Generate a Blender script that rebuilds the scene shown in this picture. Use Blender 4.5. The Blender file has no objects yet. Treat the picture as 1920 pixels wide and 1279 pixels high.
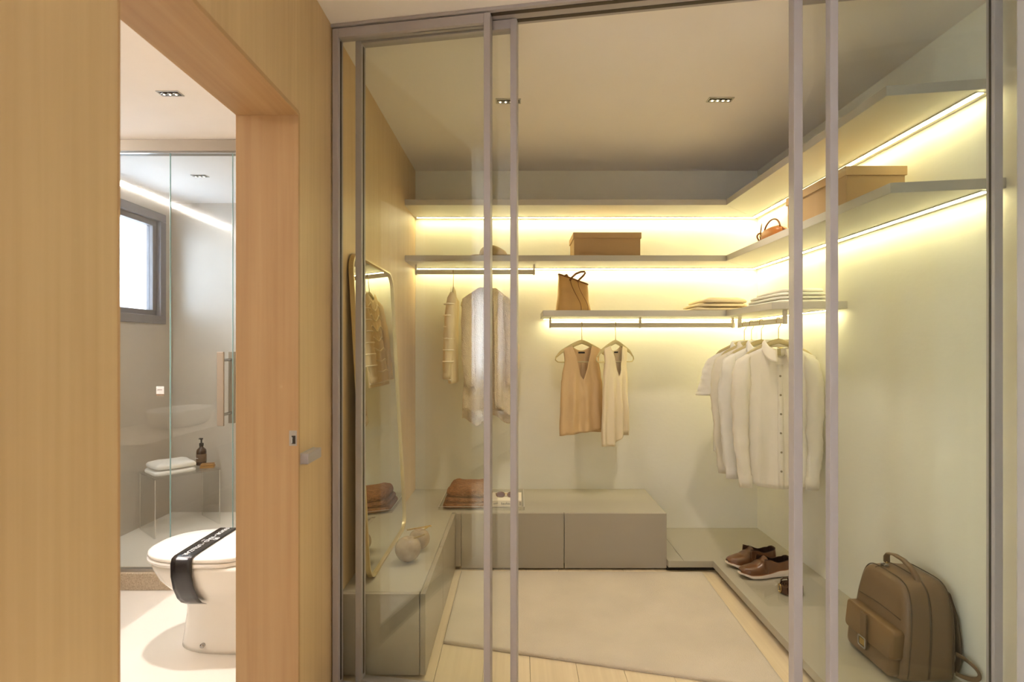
import bpy, math, random
from mathutils import Vector, Matrix, noise

random.seed(7)
S = bpy.context.scene
COL = S.collection
PI = math.pi

# ------------------------------------------------------------------ camera
# X right, Y away from the camera, Z up. 18.75 mm on a 36 mm sensor, level, slightly shifted.
CAMZ = 1.294
cam = bpy.data.cameras.new('camera')
cam.lens = 18.75
cam.sensor_width = 36.0
cam.shift_x = -10 / 1920
cam.shift_y = 12.5 / 1920
cam.clip_start = 0.02
cam.dof.use_dof = True
cam.dof.focus_distance = 3.0
cam.dof.aperture_fstop = 4.5
camo = bpy.data.objects.new('camera', cam)
camo.location = (0, 0, CAMZ)
camo.rotation_euler = (PI / 2, 0, 0)
COL.objects.link(camo)
S.camera = camo

# ------------------------------------------------------------------ light settings
DAY = 3.2            # overcast daylight outside the two windows and the added one
LED = 7.2           # warm strips under the closet shelves
BATH_LED = 28.0
HALL_FILL = 44.0  # added unseen lamp behind the viewer
SPOT_BATH = 26.0
SPOT_CLOSET = 10.0

w = bpy.data.worlds.new('sky')
S.world = w
w.use_nodes = True
bg = w.node_tree.nodes['Background']
bg.inputs[0].default_value = (0.88, 0.93, 1.0, 1)
bg.inputs[1].default_value = DAY


def portal(name, loc, rot, sx, sy):
    l = bpy.data.lights.new(name, 'AREA')
    l.shape = 'RECTANGLE'
    l.size, l.size_y = sx, sy
    l.cycles.is_portal = True
    o = bpy.data.objects.new(name, l)
    o.location, o.rotation_euler = loc, rot
    COL.objects.link(o)


portal('window_portal', (-2.45, -2.72, 1.50), (PI / 2, 0, PI), 1.7, 1.3)
portal('window_portal', (-3.72, -0.95, 1.30), (0, -PI / 2, 0), 2.1, 2.5)  # portal of the added left-wall window
portal('window_portal', (-2.77, 3.48, 1.88), (0, -PI / 2, 0), 0.8, 1.3)

vs = S.view_settings
vs.view_transform = 'Standard'
vs.look = 'None'
vs.exposure = 2.36
vs.gamma = 1.0
vs.use_curve_mapping = False
S.cycles.max_bounces = 10
S.cycles.diffuse_bounces = 5
S.cycles.glossy_bounces = 5
S.cycles.transparent_max_bounces = 32
S.cycles.use_denoising = True
S.cycles.use_light_tree = False
S.cycles.use_adaptive_sampling = True
S.cycles.adaptive_threshold = 0.02
S.cycles.sample_clamp_indirect = 6.0


# ------------------------------------------------------------------ helpers
def lin(c):
    c = c / 255.0
    return c / 12.92 if c <= 0.04045 else ((c + 0.055) / 1.055) ** 2.4


def rgb(r, g, b):
    return (lin(r), lin(g), lin(b), 1.0)


MATS = {}


def mat(name, col, rough=0.5, metal=0.0, vary=0.0, vscale=(8, 8, 8), bump=0.0, bscale=(200, 200, 200), spec=0.5,
        emit=None, estr=0.0, coat=0.0, sheen=0.0, translucent=0.0, detail=3.0, btype='NOISE', col2=None, bdist=0.002):
    """Procedural principled material: colour varied by noise, fine relief by a second noise."""
    m = bpy.data.materials.new(name)
    m.use_nodes = True
    nt = m.node_tree
    p = nt.nodes['Principled BSDF']
    L = nt.links.new
    p.inputs['Base Color'].default_value = col
    p.inputs['Roughness'].default_value = rough
    p.inputs['Metallic'].default_value = metal
    p.inputs['Specular IOR Level'].default_value = spec
    if coat:
        p.inputs['Coat Weight'].default_value = coat
        p.inputs['Coat Roughness'].default_value = 0.08
    if sheen:
        p.inputs['Sheen Weight'].default_value = sheen
    if emit:
        p.inputs['Emission Color'].default_value = emit
        p.inputs['Emission Strength'].default_value = estr
    tc = nt.nodes.new('ShaderNodeTexCoord')
    if vary or col2:
        mp = nt.nodes.new('ShaderNodeMapping')
        mp.inputs['Scale'].default_value = vscale
        L(tc.outputs['Object'], mp.inputs['Vector'])
        n = nt.nodes.new('ShaderNodeTexNoise')
        n.inputs['Scale'].default_value = 1.0
        n.inputs['Detail'].default_value = detail
        L(mp.outputs['Vector'], n.inputs['Vector'])
        r = nt.nodes.new('ShaderNodeValToRGB')
        r.color_ramp.elements[0].position = 0.30
        r.color_ramp.elements[1].position = 0.70
        if col2:
            r.color_ramp.elements[0].color = col
            r.color_ramp.elements[1].color = col2
        else:
            r.color_ramp.elements[0].color = tuple(c * (1 - vary) for c in col[:3]) + (1,)
            r.color_ramp.elements[1].color = tuple(min(1, c * (1 + vary)) for c in col[:3]) + (1,)
        L(n.outputs['Fac'], r.inputs['Fac'])
        L(r.outputs['Color'], p.inputs['Base Color'])
    if bump:
        mp2 = nt.nodes.new('ShaderNodeMapping')
        mp2.inputs['Scale'].default_value = bscale
        L(tc.outputs['Object'], mp2.inputs['Vector'])
        if btype == 'VORONOI':
            n2 = nt.nodes.new('ShaderNodeTexVoronoi')
            n2.inputs['Scale'].default_value = 1.0
            out = n2.outputs['Distance']
        elif btype == 'WAVE':
            n2 = nt.nodes.new('ShaderNodeTexWave')
            n2.bands_direction = 'Z'
            n2.inputs['Scale'].default_value = 1.0
            n2.inputs['Distortion'].default_value = 1.2
            out = n2.outputs['Fac']
        else:
            n2 = nt.nodes.new('ShaderNodeTexNoise')
            n2.inputs['Scale'].default_value = 1.0
            n2.inputs['Detail'].default_value = 3.0
            out = n2.outputs['Fac']
        L(mp2.outputs['Vector'], n2.inputs['Vector'])
        b = nt.nodes.new('ShaderNodeBump')
        b.inputs['Strength'].default_value = bump
        b.inputs['Distance'].default_value = bdist
        L(out, b.inputs['Height'])
        L(b.outputs['Normal'], p.inputs['Normal'])
    if translucent:
        t = nt.nodes.new('ShaderNodeBsdfTranslucent')
        t.inputs['Color'].default_value = col
        mx = nt.nodes.new('ShaderNodeMixShader')
        mx.inputs['Fac'].default_value = translucent
        L(p.outputs['BSDF'], mx.inputs[1])
        L(t.outputs['BSDF'], mx.inputs[2])
        L(mx.outputs['Shader'], nt.nodes['Material Output'].inputs['Surface'])
    MATS[name] = m
    return m


def wood(name, c1, c2, c3, axis='Z', rough=0.45, fine=90, slow=1.6, bump=0.06):
    """Straight-grained veneer: two stretched noises along the axis."""
    m = bpy.data.materials.new(name)
    m.use_nodes = True
    nt = m.node_tree
    p = nt.nodes['Principled BSDF']
    L = nt.links.new
    p.inputs['Roughness'].default_value = rough
    p.inputs['Specular IOR Level'].default_value = 0.35
    tc = nt.nodes.new('ShaderNodeTexCoord')

    def stretched(s, slowf, det, dist):
        mp = nt.nodes.new('ShaderNodeMapping')
        sc = [s, s, s]
        sc['XYZ'.index(axis)] = slowf
        mp.inputs['Scale'].default_value = sc
        L(tc.outputs['Object'], mp.inputs['Vector'])
        n = nt.nodes.new('ShaderNodeTexNoise')
        n.inputs['Scale'].default_value = 1.0
        n.inputs['Detail'].default_value = det
        n.inputs['Distortion'].default_value = dist
        L(mp.outputs['Vector'], n.inputs['Vector'])
        return n.outputs['Fac']
    a = stretched(fine, slow, 4, 0.3)
    b = stretched(fine * 0.14, slow * 0.45, 3, 0.9)
    mx = nt.nodes.new('ShaderNodeMath')
    mx.operation = 'MULTIPLY_ADD'
    mx.inputs[1].default_value = 0.45
    L(a, mx.inputs[0])
    m2 = nt.nodes.new('ShaderNodeMath')
    m2.operation = 'MULTIPLY'
    m2.inputs[1].default_value = 0.55
    L(b, m2.inputs[0])
    L(m2.outputs[0], mx.inputs[2])
    r = nt.nodes.new('ShaderNodeValToRGB')
    e = r.color_ramp.elements
    e[0].position, e[0].color = 0.36, c1
    e[1].position, e[1].color = 0.64, c3
    k = e.new(0.5)
    k.color = c2
    L(mx.outputs[0], r.inputs['Fac'])
    L(r.outputs['Color'], p.inputs['Base Color'])
    bm = nt.nodes.new('ShaderNodeBump')
    bm.inputs['Strength'].default_value = bump
    bm.inputs['Distance'].default_value = 0.001
    L(a, bm.inputs['Height'])
    L(bm.outputs['Normal'], p.inputs['Normal'])
    MATS[name] = m
    return m


def glass(name, tint=(0.97, 0.985, 0.975, 1), ior=1.5, rough=0.0):
    """Clear sheet: lets light straight through, reflects by Fresnel (same on entry and exit)."""
    m = bpy.data.materials.new(name)
    m.use_nodes = True
    nt = m.node_tree
    L = nt.links.new
    nt.nodes.remove(nt.nodes['Principled BSDF'])
    t = nt.nodes.new('ShaderNodeBsdfTransparent')
    t.inputs['Color'].default_value = tint
    g = nt.nodes.new('ShaderNodeBsdfGlossy')
    g.inputs['Roughness'].default_value = rough
    geo = nt.nodes.new('ShaderNodeNewGeometry')
    mr = nt.nodes.new('ShaderNodeMapRange')
    mr.inputs['To Min'].default_value = ior
    mr.inputs['To Max'].default_value = 1 / ior
    L(geo.outputs['Backfacing'], mr.inputs['Value'])
    f = nt.nodes.new('ShaderNodeFresnel')
    L(mr.outputs['Result'], f.inputs['IOR'])
    mx = nt.nodes.new('ShaderNodeMixShader')
    L(f.outputs['Fac'], mx.inputs['Fac'])
    L(t.outputs['BSDF'], mx.inputs[1])
    L(g.outputs['BSDF'], mx.inputs[2])
    L(mx.outputs['Shader'], nt.nodes['Material Output'].inputs['Surface'])
    MATS[name] = m
    return m


class MB:
    """Collects shapes, then builds ONE mesh object."""

    def __init__(self):
        self.v, self.f = [], []

    def add(self, verts, faces):
        o = len(self.v)
        self.v += [tuple(p) for p in verts]
        self.f += [tuple(i + o for i in fc) for fc in faces]
        return self

    def box(self, x0, x1, y0, y1, z0, z1, M=None):
        vs_ = [Vector((x, y, z)) for z in (z0, z1) for y in (y0, y1) for x in (x0, x1)]
        if M is not None:
            vs_ = [M @ p for p in vs_]
        return self.add(vs_, [(0, 2, 3, 1), (4, 5, 7, 6), (0, 1, 5, 4), (2, 6, 7, 3), (0, 4, 6, 2), (1, 3, 7, 5)])

    def prism(self, poly, a0, a1, axis='Z'):
        """poly: 2D ring, counter-clockwise seen from +axis."""
        def P(p, a):
            return {'Z': (p[0], p[1], a), 'X': (a, p[0], p[1]), 'Y': (p[1], a, p[0])}[axis]
        n = len(poly)
        vs_ = [P(p, a0) for p in poly] + [P(p, a1) for p in poly]
        fs = [tuple(range(n - 1, -1, -1)), tuple(range(n, 2 * n))]
        fs += [(i, (i + 1) % n, n + (i + 1) % n, n + i) for i in range(n)]
        return self.add(vs_, fs)

    def loft(self, rings, closed=True, caps=True):
        n = len(rings[0])
        vs_ = [p for r in rings for p in r]
        fs = []
        for k in range(len(rings) - 1):
            for i in range(n if closed else n - 1):
                j = (i + 1) % n
                fs.append((k * n + i, k * n + j, (k + 1) * n + j, (k + 1) * n + i))
        if caps and closed:
            fs.append(tuple(range(n - 1, -1, -1)))
            fs.append(tuple((len(rings) - 1) * n + i for i in range(n)))
        return self.add(vs_, fs)

    def tube(self, pts, rad, seg=8, caps=True, flat=None, closed=False):
        """Tube through pts; rad number or list; flat=(vec, factor) squashes across vec."""
        pts = [Vector(p) for p in pts]
        n = len(pts)
        if not hasattr(rad, '__len__'):
            rad = [rad] * n
        rings = []
        prev = None
        for i, p in enumerate(pts):
            if closed:
                d = pts[(i + 1) % n] - pts[i - 1]
            else:
                d = pts[min(i + 1, n - 1)] - pts[max(i - 1, 0)]
            d.normalize()
            if prev is None:
                a = Vector((0, 0, 1)) if abs(d.z) < 0.9 else Vector((1, 0, 0))
                u = (a - d * a.dot(d)).normalized()
            else:
                u = (prev - d * prev.dot(d)).normalized()
            prev = u
            v = d.cross(u)
            ring = []
            for k in range(seg):
                t = 2 * PI * k / seg
                off = (u * math.cos(t) + v * math.sin(t)) * rad[i]
                if flat:
                    fv = Vector(flat[0]).normalized()
                    off -= fv * off.dot(fv) * (1 - flat[1])
                ring.append(p + off)
            rings.append(ring)
        if closed:
            rings.append(rings[0])
        return self.loft(rings, caps=caps and not closed)

    def lathe(self, prof, c=(0, 0, 0), seg=24):
        rings = [[(c[0] + r * math.cos(2 * PI * k / seg), c[1] + r * math.sin(2 * PI * k / seg), c[2] + z)
                  for k in range(seg)] for r, z in prof]
        return self.loft(rings)

    def grid(self, fn, nu, nv, wrap=False):
        vs_ = [fn(i / nu, j / nv) for j in range(nv + 1) for i in range(nu + (0 if wrap else 1))]
        w_ = nu if wrap else nu + 1
        fs = []
        for j in range(nv):
            for i in range(nu):
                i2 = (i + 1) % w_
                fs.append((j * w_ + i, j * w_ + i2, (j + 1) * w_ + i2, (j + 1) * w_ + i))
        return self.add(vs_, fs)

    def build(self, name, m, parent=None, smooth=False, bevel=0.0, solid=0.0, sub=0, M=None, segs=2):
        me = bpy.data.meshes.new(name)
        vs_ = self.v if M is None else [tuple(M @ Vector(p)) for p in self.v]
        me.from_pydata(vs_, [], self.f)
        me.materials.append(MATS[m])
        if smooth:
            me.polygons.foreach_set('use_smooth', [True] * len(me.polygons))
        me.update()
        o = bpy.data.objects.new(name, me)
        COL.objects.link(o)
        if parent is not None:
            o.parent = parent
        if solid:
            md = o.modifiers.new('solidify', 'SOLIDIFY')
            md.thickness = solid
            md.offset = 0
        if bevel:
            md = o.modifiers.new('bevel', 'BEVEL')
            md.width = bevel
            md.segments = segs
            md.limit_method = 'ANGLE'
            md.angle_limit = 0.7
        if sub:
            md = o.modifiers.new('subsurf', 'SUBSURF')
            md.levels = md.render_levels = sub
        return o


def thing(name, label, cat, loc=(0, 0, 0), rz=0.0, group=None):
    o = bpy.data.objects.new(name, None)
    o.empty_display_size = 0.05
    o.location = loc
    o.rotation_euler = (0, 0, rz)
    COL.objects.link(o)
    return tag(o, label, cat, group)


def tag(o, label, cat, group=None):
    o['label'] = label
    o['category'] = cat
    if group:
        o['group'] = group
    return o


def struct(o):
    o['kind'] = 'structure'
    return o


def copy_tree(o, parent=None):
    c = o.copy()
    COL.objects.link(c)
    c.parent = parent
    for ch in list(o.children):
        copy_tree(ch, c)
    return c


def text_part(name, s, size, M, m, parent, extrude=0.0004, align='CENTER'):
    cu = bpy.data.curves.new('lettering', 'FONT')
    cu.body = s
    cu.size = size
    cu.extrude = extrude
    cu.align_x = align
    cu.align_y = 'CENTER'
    t = bpy.data.objects.new('lettering', cu)
    COL.objects.link(t)
    bpy.context.view_layer.update()
    me = bpy.data.meshes.new_from_object(t.evaluated_get(bpy.context.evaluated_depsgraph_get()))
    bpy.data.objects.remove(t)
    me.transform(M)
    me.materials.clear()
    me.materials.append(MATS[m])
    o = bpy.data.objects.new(name, me)
    COL.objects.link(o)
    o.parent = parent
    return o


def rrect(x0, x1, y0, y1, r, n=6):
    """Rounded rectangle ring, counter-clockwise."""
    out = []
    for cx, cy, a in ((x1 - r, y0 + r, -PI / 2), (x1 - r, y1 - r, 0), (x0 + r, y1 - r, PI / 2), (x0 + r, y0 + r, PI)):
        for k in range(n + 1):
            t = a + PI / 2 * k / n
            out.append((cx + r * math.cos(t), cy + r * math.sin(t)))
    return out


def smooth01(t):
    t = max(0.0, min(1.0, t))
    return t * t * (3 - 2 * t)


def interp(tab, t):
    for (a, va), (b, vb) in zip(tab, tab[1:]):
        if t <= b:
            k = smooth01((t - a) / (b - a)) if b > a else 0
            return va + (vb - va) * k
    return tab[-1][1]


def nz(x, y, z):
    return noise.noise(Vector((x, y, z)))


# ------------------------------------------------------------------ materials
wood('oak_wall', rgb(200, 170, 128), rgb(207, 178, 136), rgb(213, 185, 143), 'Z', rough=0.5, fine=55, slow=1.1)
wood('oak_lining', rgb(180, 144, 103), rgb(187, 152, 110), rgb(193, 159, 117), 'Z', rough=0.45, fine=60, slow=1.4)
wood('oak_lining_head', rgb(180, 144, 103), rgb(187, 152, 110), rgb(193, 159, 117), 'Y', rough=0.45, fine=60, slow=1.4)
wood('oak_plank', rgb(216, 196, 162), rgb(223, 204, 170), rgb(229, 211, 179), 'Y', rough=0.4, fine=60, slow=1.2)
mat('ceiling_paint', rgb(240, 234, 230), 0.9, vary=0.01, vscale=(3, 3, 3))
mat('closet_plaster', rgb(234, 231, 218), 0.75, vary=0.015, vscale=(5, 5, 5), bump=0.14, bscale=(26, 26, 44), bdist=0.006)
mat('entry_shade_paint', rgb(146, 140, 134), 0.85, vary=0.01)  # white wall; its dimmer light is put into this grey
mat('hall_paint', rgb(226, 222, 216), 0.85, vary=0.01)
mat('bath_tile', rgb(196, 188, 178), 0.32, vary=0.03, vscale=(2.5, 2.5, 2.5))
mat('bath_floor', rgb(232, 224, 212), 0.28, vary=0.02, vscale=(4, 4, 4))
mat('bath_ceiling', rgb(240, 236, 234), 0.9, vary=0.01)
mat('header_panel', rgb(132, 119, 102), 0.5, vary=0.02)
mat('granite', rgb(176, 154, 126), 0.35, col2=rgb(214, 198, 172), vscale=(160, 160, 160), detail=6)
mat('frame_metal', rgb(170, 162, 162), 0.42, metal=0.0, vary=0.015, vscale=(2, 2, 2), spec=0.6)
mat('track_dark', rgb(62, 50, 40), 0.5, vary=0.03)
mat('lacquer', rgb(172, 165, 148), 0.30, vary=0.012, vscale=(3, 3, 3), spec=0.5)
mat('lacquer_front', rgb(166, 157, 142), 0.34, vary=0.012, vscale=(3, 3, 3), spec=0.5)
mat('dark_gap', rgb(52, 44, 36), 0.7, vary=0.05)
mat('shelf_board', rgb(188, 182, 172), 0.45, vary=0.012, vscale=(3, 3, 3))
mat('rail_metal', rgb(208, 198, 178), 0.4, metal=0.0, vary=0.01)
mat('led', rgb(255, 244, 214), 0.4, emit=(1.0, 0.89, 0.48, 1), estr=LED, vary=0.005)
mat('bath_led', rgb(255, 250, 240), 0.4, emit=(1.0, 0.97, 0.94, 1), estr=BATH_LED, vary=0.005)
mat('lamp_cell', rgb(255, 244, 230), 0.4, emit=(1.0, 0.88, 0.74, 1), estr=4.0, vary=0.005)
mat('chrome', rgb(205, 205, 205), 0.12, metal=1.0, vary=0.01)
mat('steel', rgb(188, 184, 178), 0.3, metal=0.8, vary=0.01)
mat('gold', rgb(206, 176, 108), 0.25, metal=0.9, vary=0.02)
mat('mirror_glass', rgb(238, 240, 236), 0.005, metal=1.0, vary=0.002)
mat('mirror_frame', rgb(206, 186, 138), 0.32, metal=0.55, vary=0.02)
mat('mirror_back', rgb(120, 98, 66), 0.7, vary=0.05)
glass('door_glass', (0.975, 0.985, 0.972, 1))
glass('shower_glass', (0.955, 0.975, 0.97, 1))
glass('dimming_glass', (0.66, 0.70, 0.74, 1))  # tint added to cut the daylight falling on the shower back wall
glass('acrylic', (0.988, 0.99, 0.986, 1), ior=1.22)
mat('acrylic_edge', rgb(206, 200, 190), 0.3, vary=0.01)
mat('brushed_taupe', rgb(142, 128, 112), 0.35, metal=0.2, vary=0.02)
mat('glass_edge', rgb(140, 172, 172), 0.15, vary=0.03)
mat('rug', rgb(206, 192, 170), 0.95, vary=0.05, vscale=(5, 5, 5), bump=0.6, bscale=(260, 260, 260), sheen=0.4, bdist=0.004)
mat('porcelain', rgb(240, 234, 224), 0.12, vary=0.005, spec=0.6)
mat('seat_plastic', rgb(240, 233, 224), 0.25, vary=0.005)
mat('ribbon', rgb(34, 28, 28), 0.22, vary=0.03, spec=0.7)
mat('sticker_white', rgb(200, 198, 194), 0.6, vary=0.02)
mat('print_white', rgb(240, 240, 240), 0.5, vary=0.01)
mat('print_black', rgb(24, 22, 22), 0.5, vary=0.02)
mat('towel', rgb(236, 232, 226), 0.95, vary=0.02, bump=0.7, bscale=(320, 320, 320), sheen=0.3)
mat('amber', rgb(62, 38, 24), 0.15, vary=0.06, spec=0.6)
mat('black_plastic', rgb(32, 28, 26), 0.35, vary=0.05)
mat('paper_label', rgb(112, 88, 66), 0.6, vary=0.03)
mat('soap_wood', rgb(168, 122, 62), 0.5, vary=0.12, vscale=(20, 90, 90))
mat('card_box', rgb(180, 146, 100), 0.6, vary=0.02, vscale=(6, 6, 6))
mat('card_box_lid', rgb(188, 153, 106), 0.6, vary=0.02, vscale=(6, 6, 6))
mat('hat_felt', rgb(188, 164, 116), 0.95, vary=0.05, vscale=(12, 12, 12), bump=0.3, bscale=(300, 300, 300))
mat('hat_band', rgb(128, 92, 56), 0.7, vary=0.05)
mat('tote_leather', rgb(198, 156, 92), 0.42, vary=0.06, vscale=(9, 9, 9), bump=0.15, bscale=(260, 260, 260))
mat('tote_trim', rgb(132, 84, 42), 0.45, vary=0.06)
mat('cognac', rgb(186, 118, 56), 0.38, vary=0.10, vscale=(18, 18, 18))
mat('cognac_dark', rgb(140, 84, 40), 0.42, vary=0.08, vscale=(18, 18, 18))
mat('taupe_leather', rgb(120, 94, 66), 0.42, vary=0.04, vscale=(9, 9, 9), bump=0.12, bscale=(240, 240, 240))
mat('taupe_flap', rgb(132, 102, 66), 0.40, vary=0.04, vscale=(9, 9, 9), bump=0.12, bscale=(240, 240, 240))
mat('taupe_dark', rgb(76, 58, 38), 0.5, vary=0.05)
mat('shoe_leather', rgb(104, 66, 38), 0.3, vary=0.14, vscale=(14, 14, 14), coat=0.25)
mat('shoe_lining', rgb(52, 30, 20), 0.8, vary=0.06)
mat('shoe_sole', rgb(226, 212, 196), 0.55, vary=0.03)
mat('belt', rgb(80, 54, 36), 0.42, vary=0.08, vscale=(25, 25, 25))
mat('knit_brown', rgb(150, 98, 58), 0.95, vary=0.38, vscale=(40, 130, 130), bump=1.0, bscale=(90, 260, 260), btype='VORONOI', bdist=0.006)
mat('knit_cream', rgb(236, 216, 184), 0.95, vary=0.05, vscale=(40, 40, 40), bump=0.9, bscale=(150, 150, 150), btype='VORONOI', bdist=0.005, translucent=0.15)
mat('stripe_cream', rgb(232, 212, 176), 0.9, vary=0.03, vscale=(20, 20, 20), bump=0.3, bscale=(300, 300, 300), translucent=0.12)
mat('rib_cream', rgb(246, 234, 210), 0.9, vary=0.03, vscale=(20, 20, 20))
mat('satin_beige', rgb(214, 182, 136), 0.42, vary=0.02, vscale=(8, 8, 8), spec=0.4, translucent=0.1)
mat('satin_ivory', rgb(238, 222, 190), 0.45, vary=0.015, vscale=(8, 8, 8), spec=0.4, translucent=0.12)
mat('linen_white', rgb(248, 245, 238), 0.9, vary=0.015, vscale=(20, 20, 20), bump=0.25, bscale=(420, 420, 420), translucent=0.3)
mat('linen_ivory', rgb(246, 240, 226), 0.9, vary=0.015, vscale=(20, 20, 20), bump=0.25, bscale=(420, 420, 420), translucent=0.3)
mat('linen_sand', rgb(222, 204, 172), 0.9, vary=0.03, vscale=(20, 20, 20), bump=0.3, bscale=(320, 320, 320))
mat('button', rgb(150, 138, 112), 0.4, vary=0.05)
mat('garment_tag', rgb(198, 186, 146), 0.7, vary=0.05)
mat('hanger_velvet', rgb(196, 180, 132), 0.75, vary=0.03, sheen=0.3)
mat('marble', rgb(150, 127, 100), 0.22, col2=rgb(184, 161, 130), vscale=(22, 22, 22), detail=8)
mat('book_cover', rgb(232, 222, 202), 0.45, vary=0.015)
mat('book_pages', rgb(222, 210, 186), 0.8, vary=0.04, vscale=(3, 3, 300))
mat('tortoise', rgb(88, 54, 34), 0.2, vary=0.35, vscale=(80, 80, 80))
mat('lens', rgb(120, 92, 104), 0.06, metal=0.5, vary=0.03)
mat('window_frame', rgb(132, 127, 130), 0.5, vary=0.02)
mat('curtain', rgb(240, 240, 244), 0.9, vary=0.02, translucent=0.75)
mat('duvet', rgb(236, 234, 232), 0.9, vary=0.02, bump=0.3, bscale=(12, 12, 12), bdist=0.02)

# ------------------------------------------------------------------ key measures
H = 2.50             # ceiling
XL, XR, YB = -0.695, 1.636, 3.636     # closet side walls and back wall
XLB = -0.889         # bathroom face of the oak wall
BL, BB, BH = -2.655, 4.10, 2.405        # bathroom left wall, shower back wall, ceiling
SHOWER_Y = 2.87

# ------------------------------------------------------------------ setting
fl = struct(MB().box(-3.7, 1.74, -2.7, 4.2, -0.16, -0.014).build('floor', 'dark_gap'))
# oak boards of the closet and hall: each board its own piece
pw, seed = 0.188, random.Random(3)
x = -0.70
i = 0
while x < XR:
    x1 = min(x + pw - 0.0015, XR)
    cuts = [-2.6] + sorted(seed.uniform(-1.9, 1.7) for _ in range(2)) + [YB]
    cuts = [c for k, c in enumerate(cuts) if k == 0 or c - cuts[k - 1] > 0.25]
    cuts[-1] = YB
    for a, b in zip(cuts, cuts[1:]):
        MB().box(0, x1 - x, 0, b - a - 0.0015, -0.014, 0).build('plank', 'oak_plank', fl, bevel=0.0006, segs=1).location = (x, a, 0)
    x += pw
x = -3.6
while x < -0.71:
    x1 = min(x + pw - 0.0015, -0.702)
    MB().box(0, x1 - x, 0, 3.29, -0.014, 0).build('plank', 'oak_plank', fl, bevel=0.0012, segs=1).location = (x, -2.6, 0)
    x += pw
struct(MB().box(BL, -0.80, 0.80, SHOWER_Y, -0.013, 0.0).build('floor', 'bath_floor'))
struct(MB().box(BL, -0.889, SHOWER_Y, BB, -0.013, 0.03).build('floor', 'bath_floor'))

struct(MB().box(-3.7, 1.74, -2.7, 4.2, H, H + 0.1).build('ceiling', 'ceiling_paint'))
struct(MB().box(BL, XLB, 0.80, BB, BH, H - 0.001).build('ceiling', 'bath_ceiling'))

# oak wall with the bathroom doorway
D0, D1, DH = 0.929, 1.703, 2.043
oak = MB().prism([(0.714, 0), (D0, 0), (D0, DH), (D1, DH), (D1, 0), (4.2, 0), (4.2, H), (0.714, H)], XLB, XL, 'X')
struct(oak.build('wall_left', 'oak_wall'))
# door lining
ln = struct(MB().box(XLB - 0.004, XL + 0.001, D1 - 0.012, D1 + 0.002, 0.001, DH).build('trim_1', 'oak_lining', bevel=0.001))
MB().box(XLB - 0.004, XL + 0.001, D0 - 0.002, D0 + 0.004, 0.001, DH).build('lining_board', 'oak_lining', ln, bevel=0.001)
lb = MB().box(-0.10, 0.10, D0 + 0.004, D1 - 0.012, DH - 0.012, DH + 0.002).build('lining_board', 'oak_lining_head', ln, bevel=0.001)
lb.location = ((XLB + XL) / 2, 0, 0)

struct(MB().box(XL - 0.19, 1.74, YB, YB + 0.1, 0, H).build('wall_back', 'closet_plaster'))
struct(MB().box(XR, XR + 0.1, 1.20, YB + 0.1, 0, H).build('wall_right', 'closet_plaster'))
struct(MB().prism([(1.122, -2.7), (1.74, -2.7), (1.74, 1.20), (1.122, 1.20)], 0, H).build('wall_entry', 'entry_shade_paint', bevel=0.004))
struct(MB().box(-3.7, XLB, 0.714, 0.80, 0, H).build('wall_bedroom', 'hall_paint'))


def wall_with_hole(name, m, axis, a0, a1, h0, h1, b0, b1, z0, z1, zb=0.0, zt=H):
    """Wall slab along axis 'X' or 'Y' (a0..a1), thickness b0..b1, hole h0..h1 x z0..z1."""
    mb = MB()
    for (p, q, r, s) in ((a0, h0, zb, zt), (h1, a1, zb, zt), (h0, h1, zb, z0), (h0, h1, z1, zt)):
        if axis == 'X':
            mb.box(p, q, b0, b1, r, s)
        else:
            mb.box(b0, b1, p, q, r, s)
    return struct(mb.build(name, m))


wall_with_hole('wall_window', 'hall_paint', 'X', -3.6, 1.122, -3.25, -1.70, -2.7, -2.6, 0.92, 2.08)
wall_with_hole('wall_shower', 'bath_tile', 'Y', 0.80, 4.2, 2.95, 4.015, BL - 0.1, BL, 1.47, 2.29)
struct(MB().box(BL, XLB, BB, 4.2, 0, H).build('wall_shower_back', 'bath_tile'))


wall_with_hole('wall_far_left', 'hall_paint', 'Y', -2.7, 0.70, -2.15, 0.25, -3.7, -3.6, 0.30, 2.30)  # opening made for the added window
wf = MB()
for a, b, c, d in ((-2.15, 0.25, 0.30, 0.35), (-2.15, 0.25, 2.25, 2.30), (-2.15, -2.10, 0.35, 2.25), (0.20, 0.25, 0.35, 2.25), (-0.975, -0.925, 0.35, 2.25)):
    wf.box(-3.69, -3.63, a, b, c, d)
w3 = struct(wf.build('added_window', 'window_frame'))  # unseen window added to brighten the hall and the door frames
for a, b in ((-2.1, -0.975), (-0.925, 0.2)):
    MB().box(-3.665, -3.659, a, b, 0.35, 2.25).build('pane', 'door_glass', w3)


# bedroom window (seen only as a reflection in the sliding doors)
wf = MB()
for a, b, c, d in ((-3.25, -1.70, 0.92, 0.97), (-3.25, -1.70, 2.03, 2.08), (-3.25, -3.20, 0.97, 2.03), (-1.75, -1.70, 0.97, 2.03), (-2.50, -2.45, 0.97, 2.03)):
    wf.box(a, b, -2.68, -2.62, c, d)
w1 = struct(wf.build('window_1', 'window_frame'))
for a, b in ((-3.2, -2.5), (-2.45, -1.75)):
    MB().box(a, b, -2.655, -2.649, 0.97, 2.03).build('pane', 'door_glass', w1)
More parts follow.
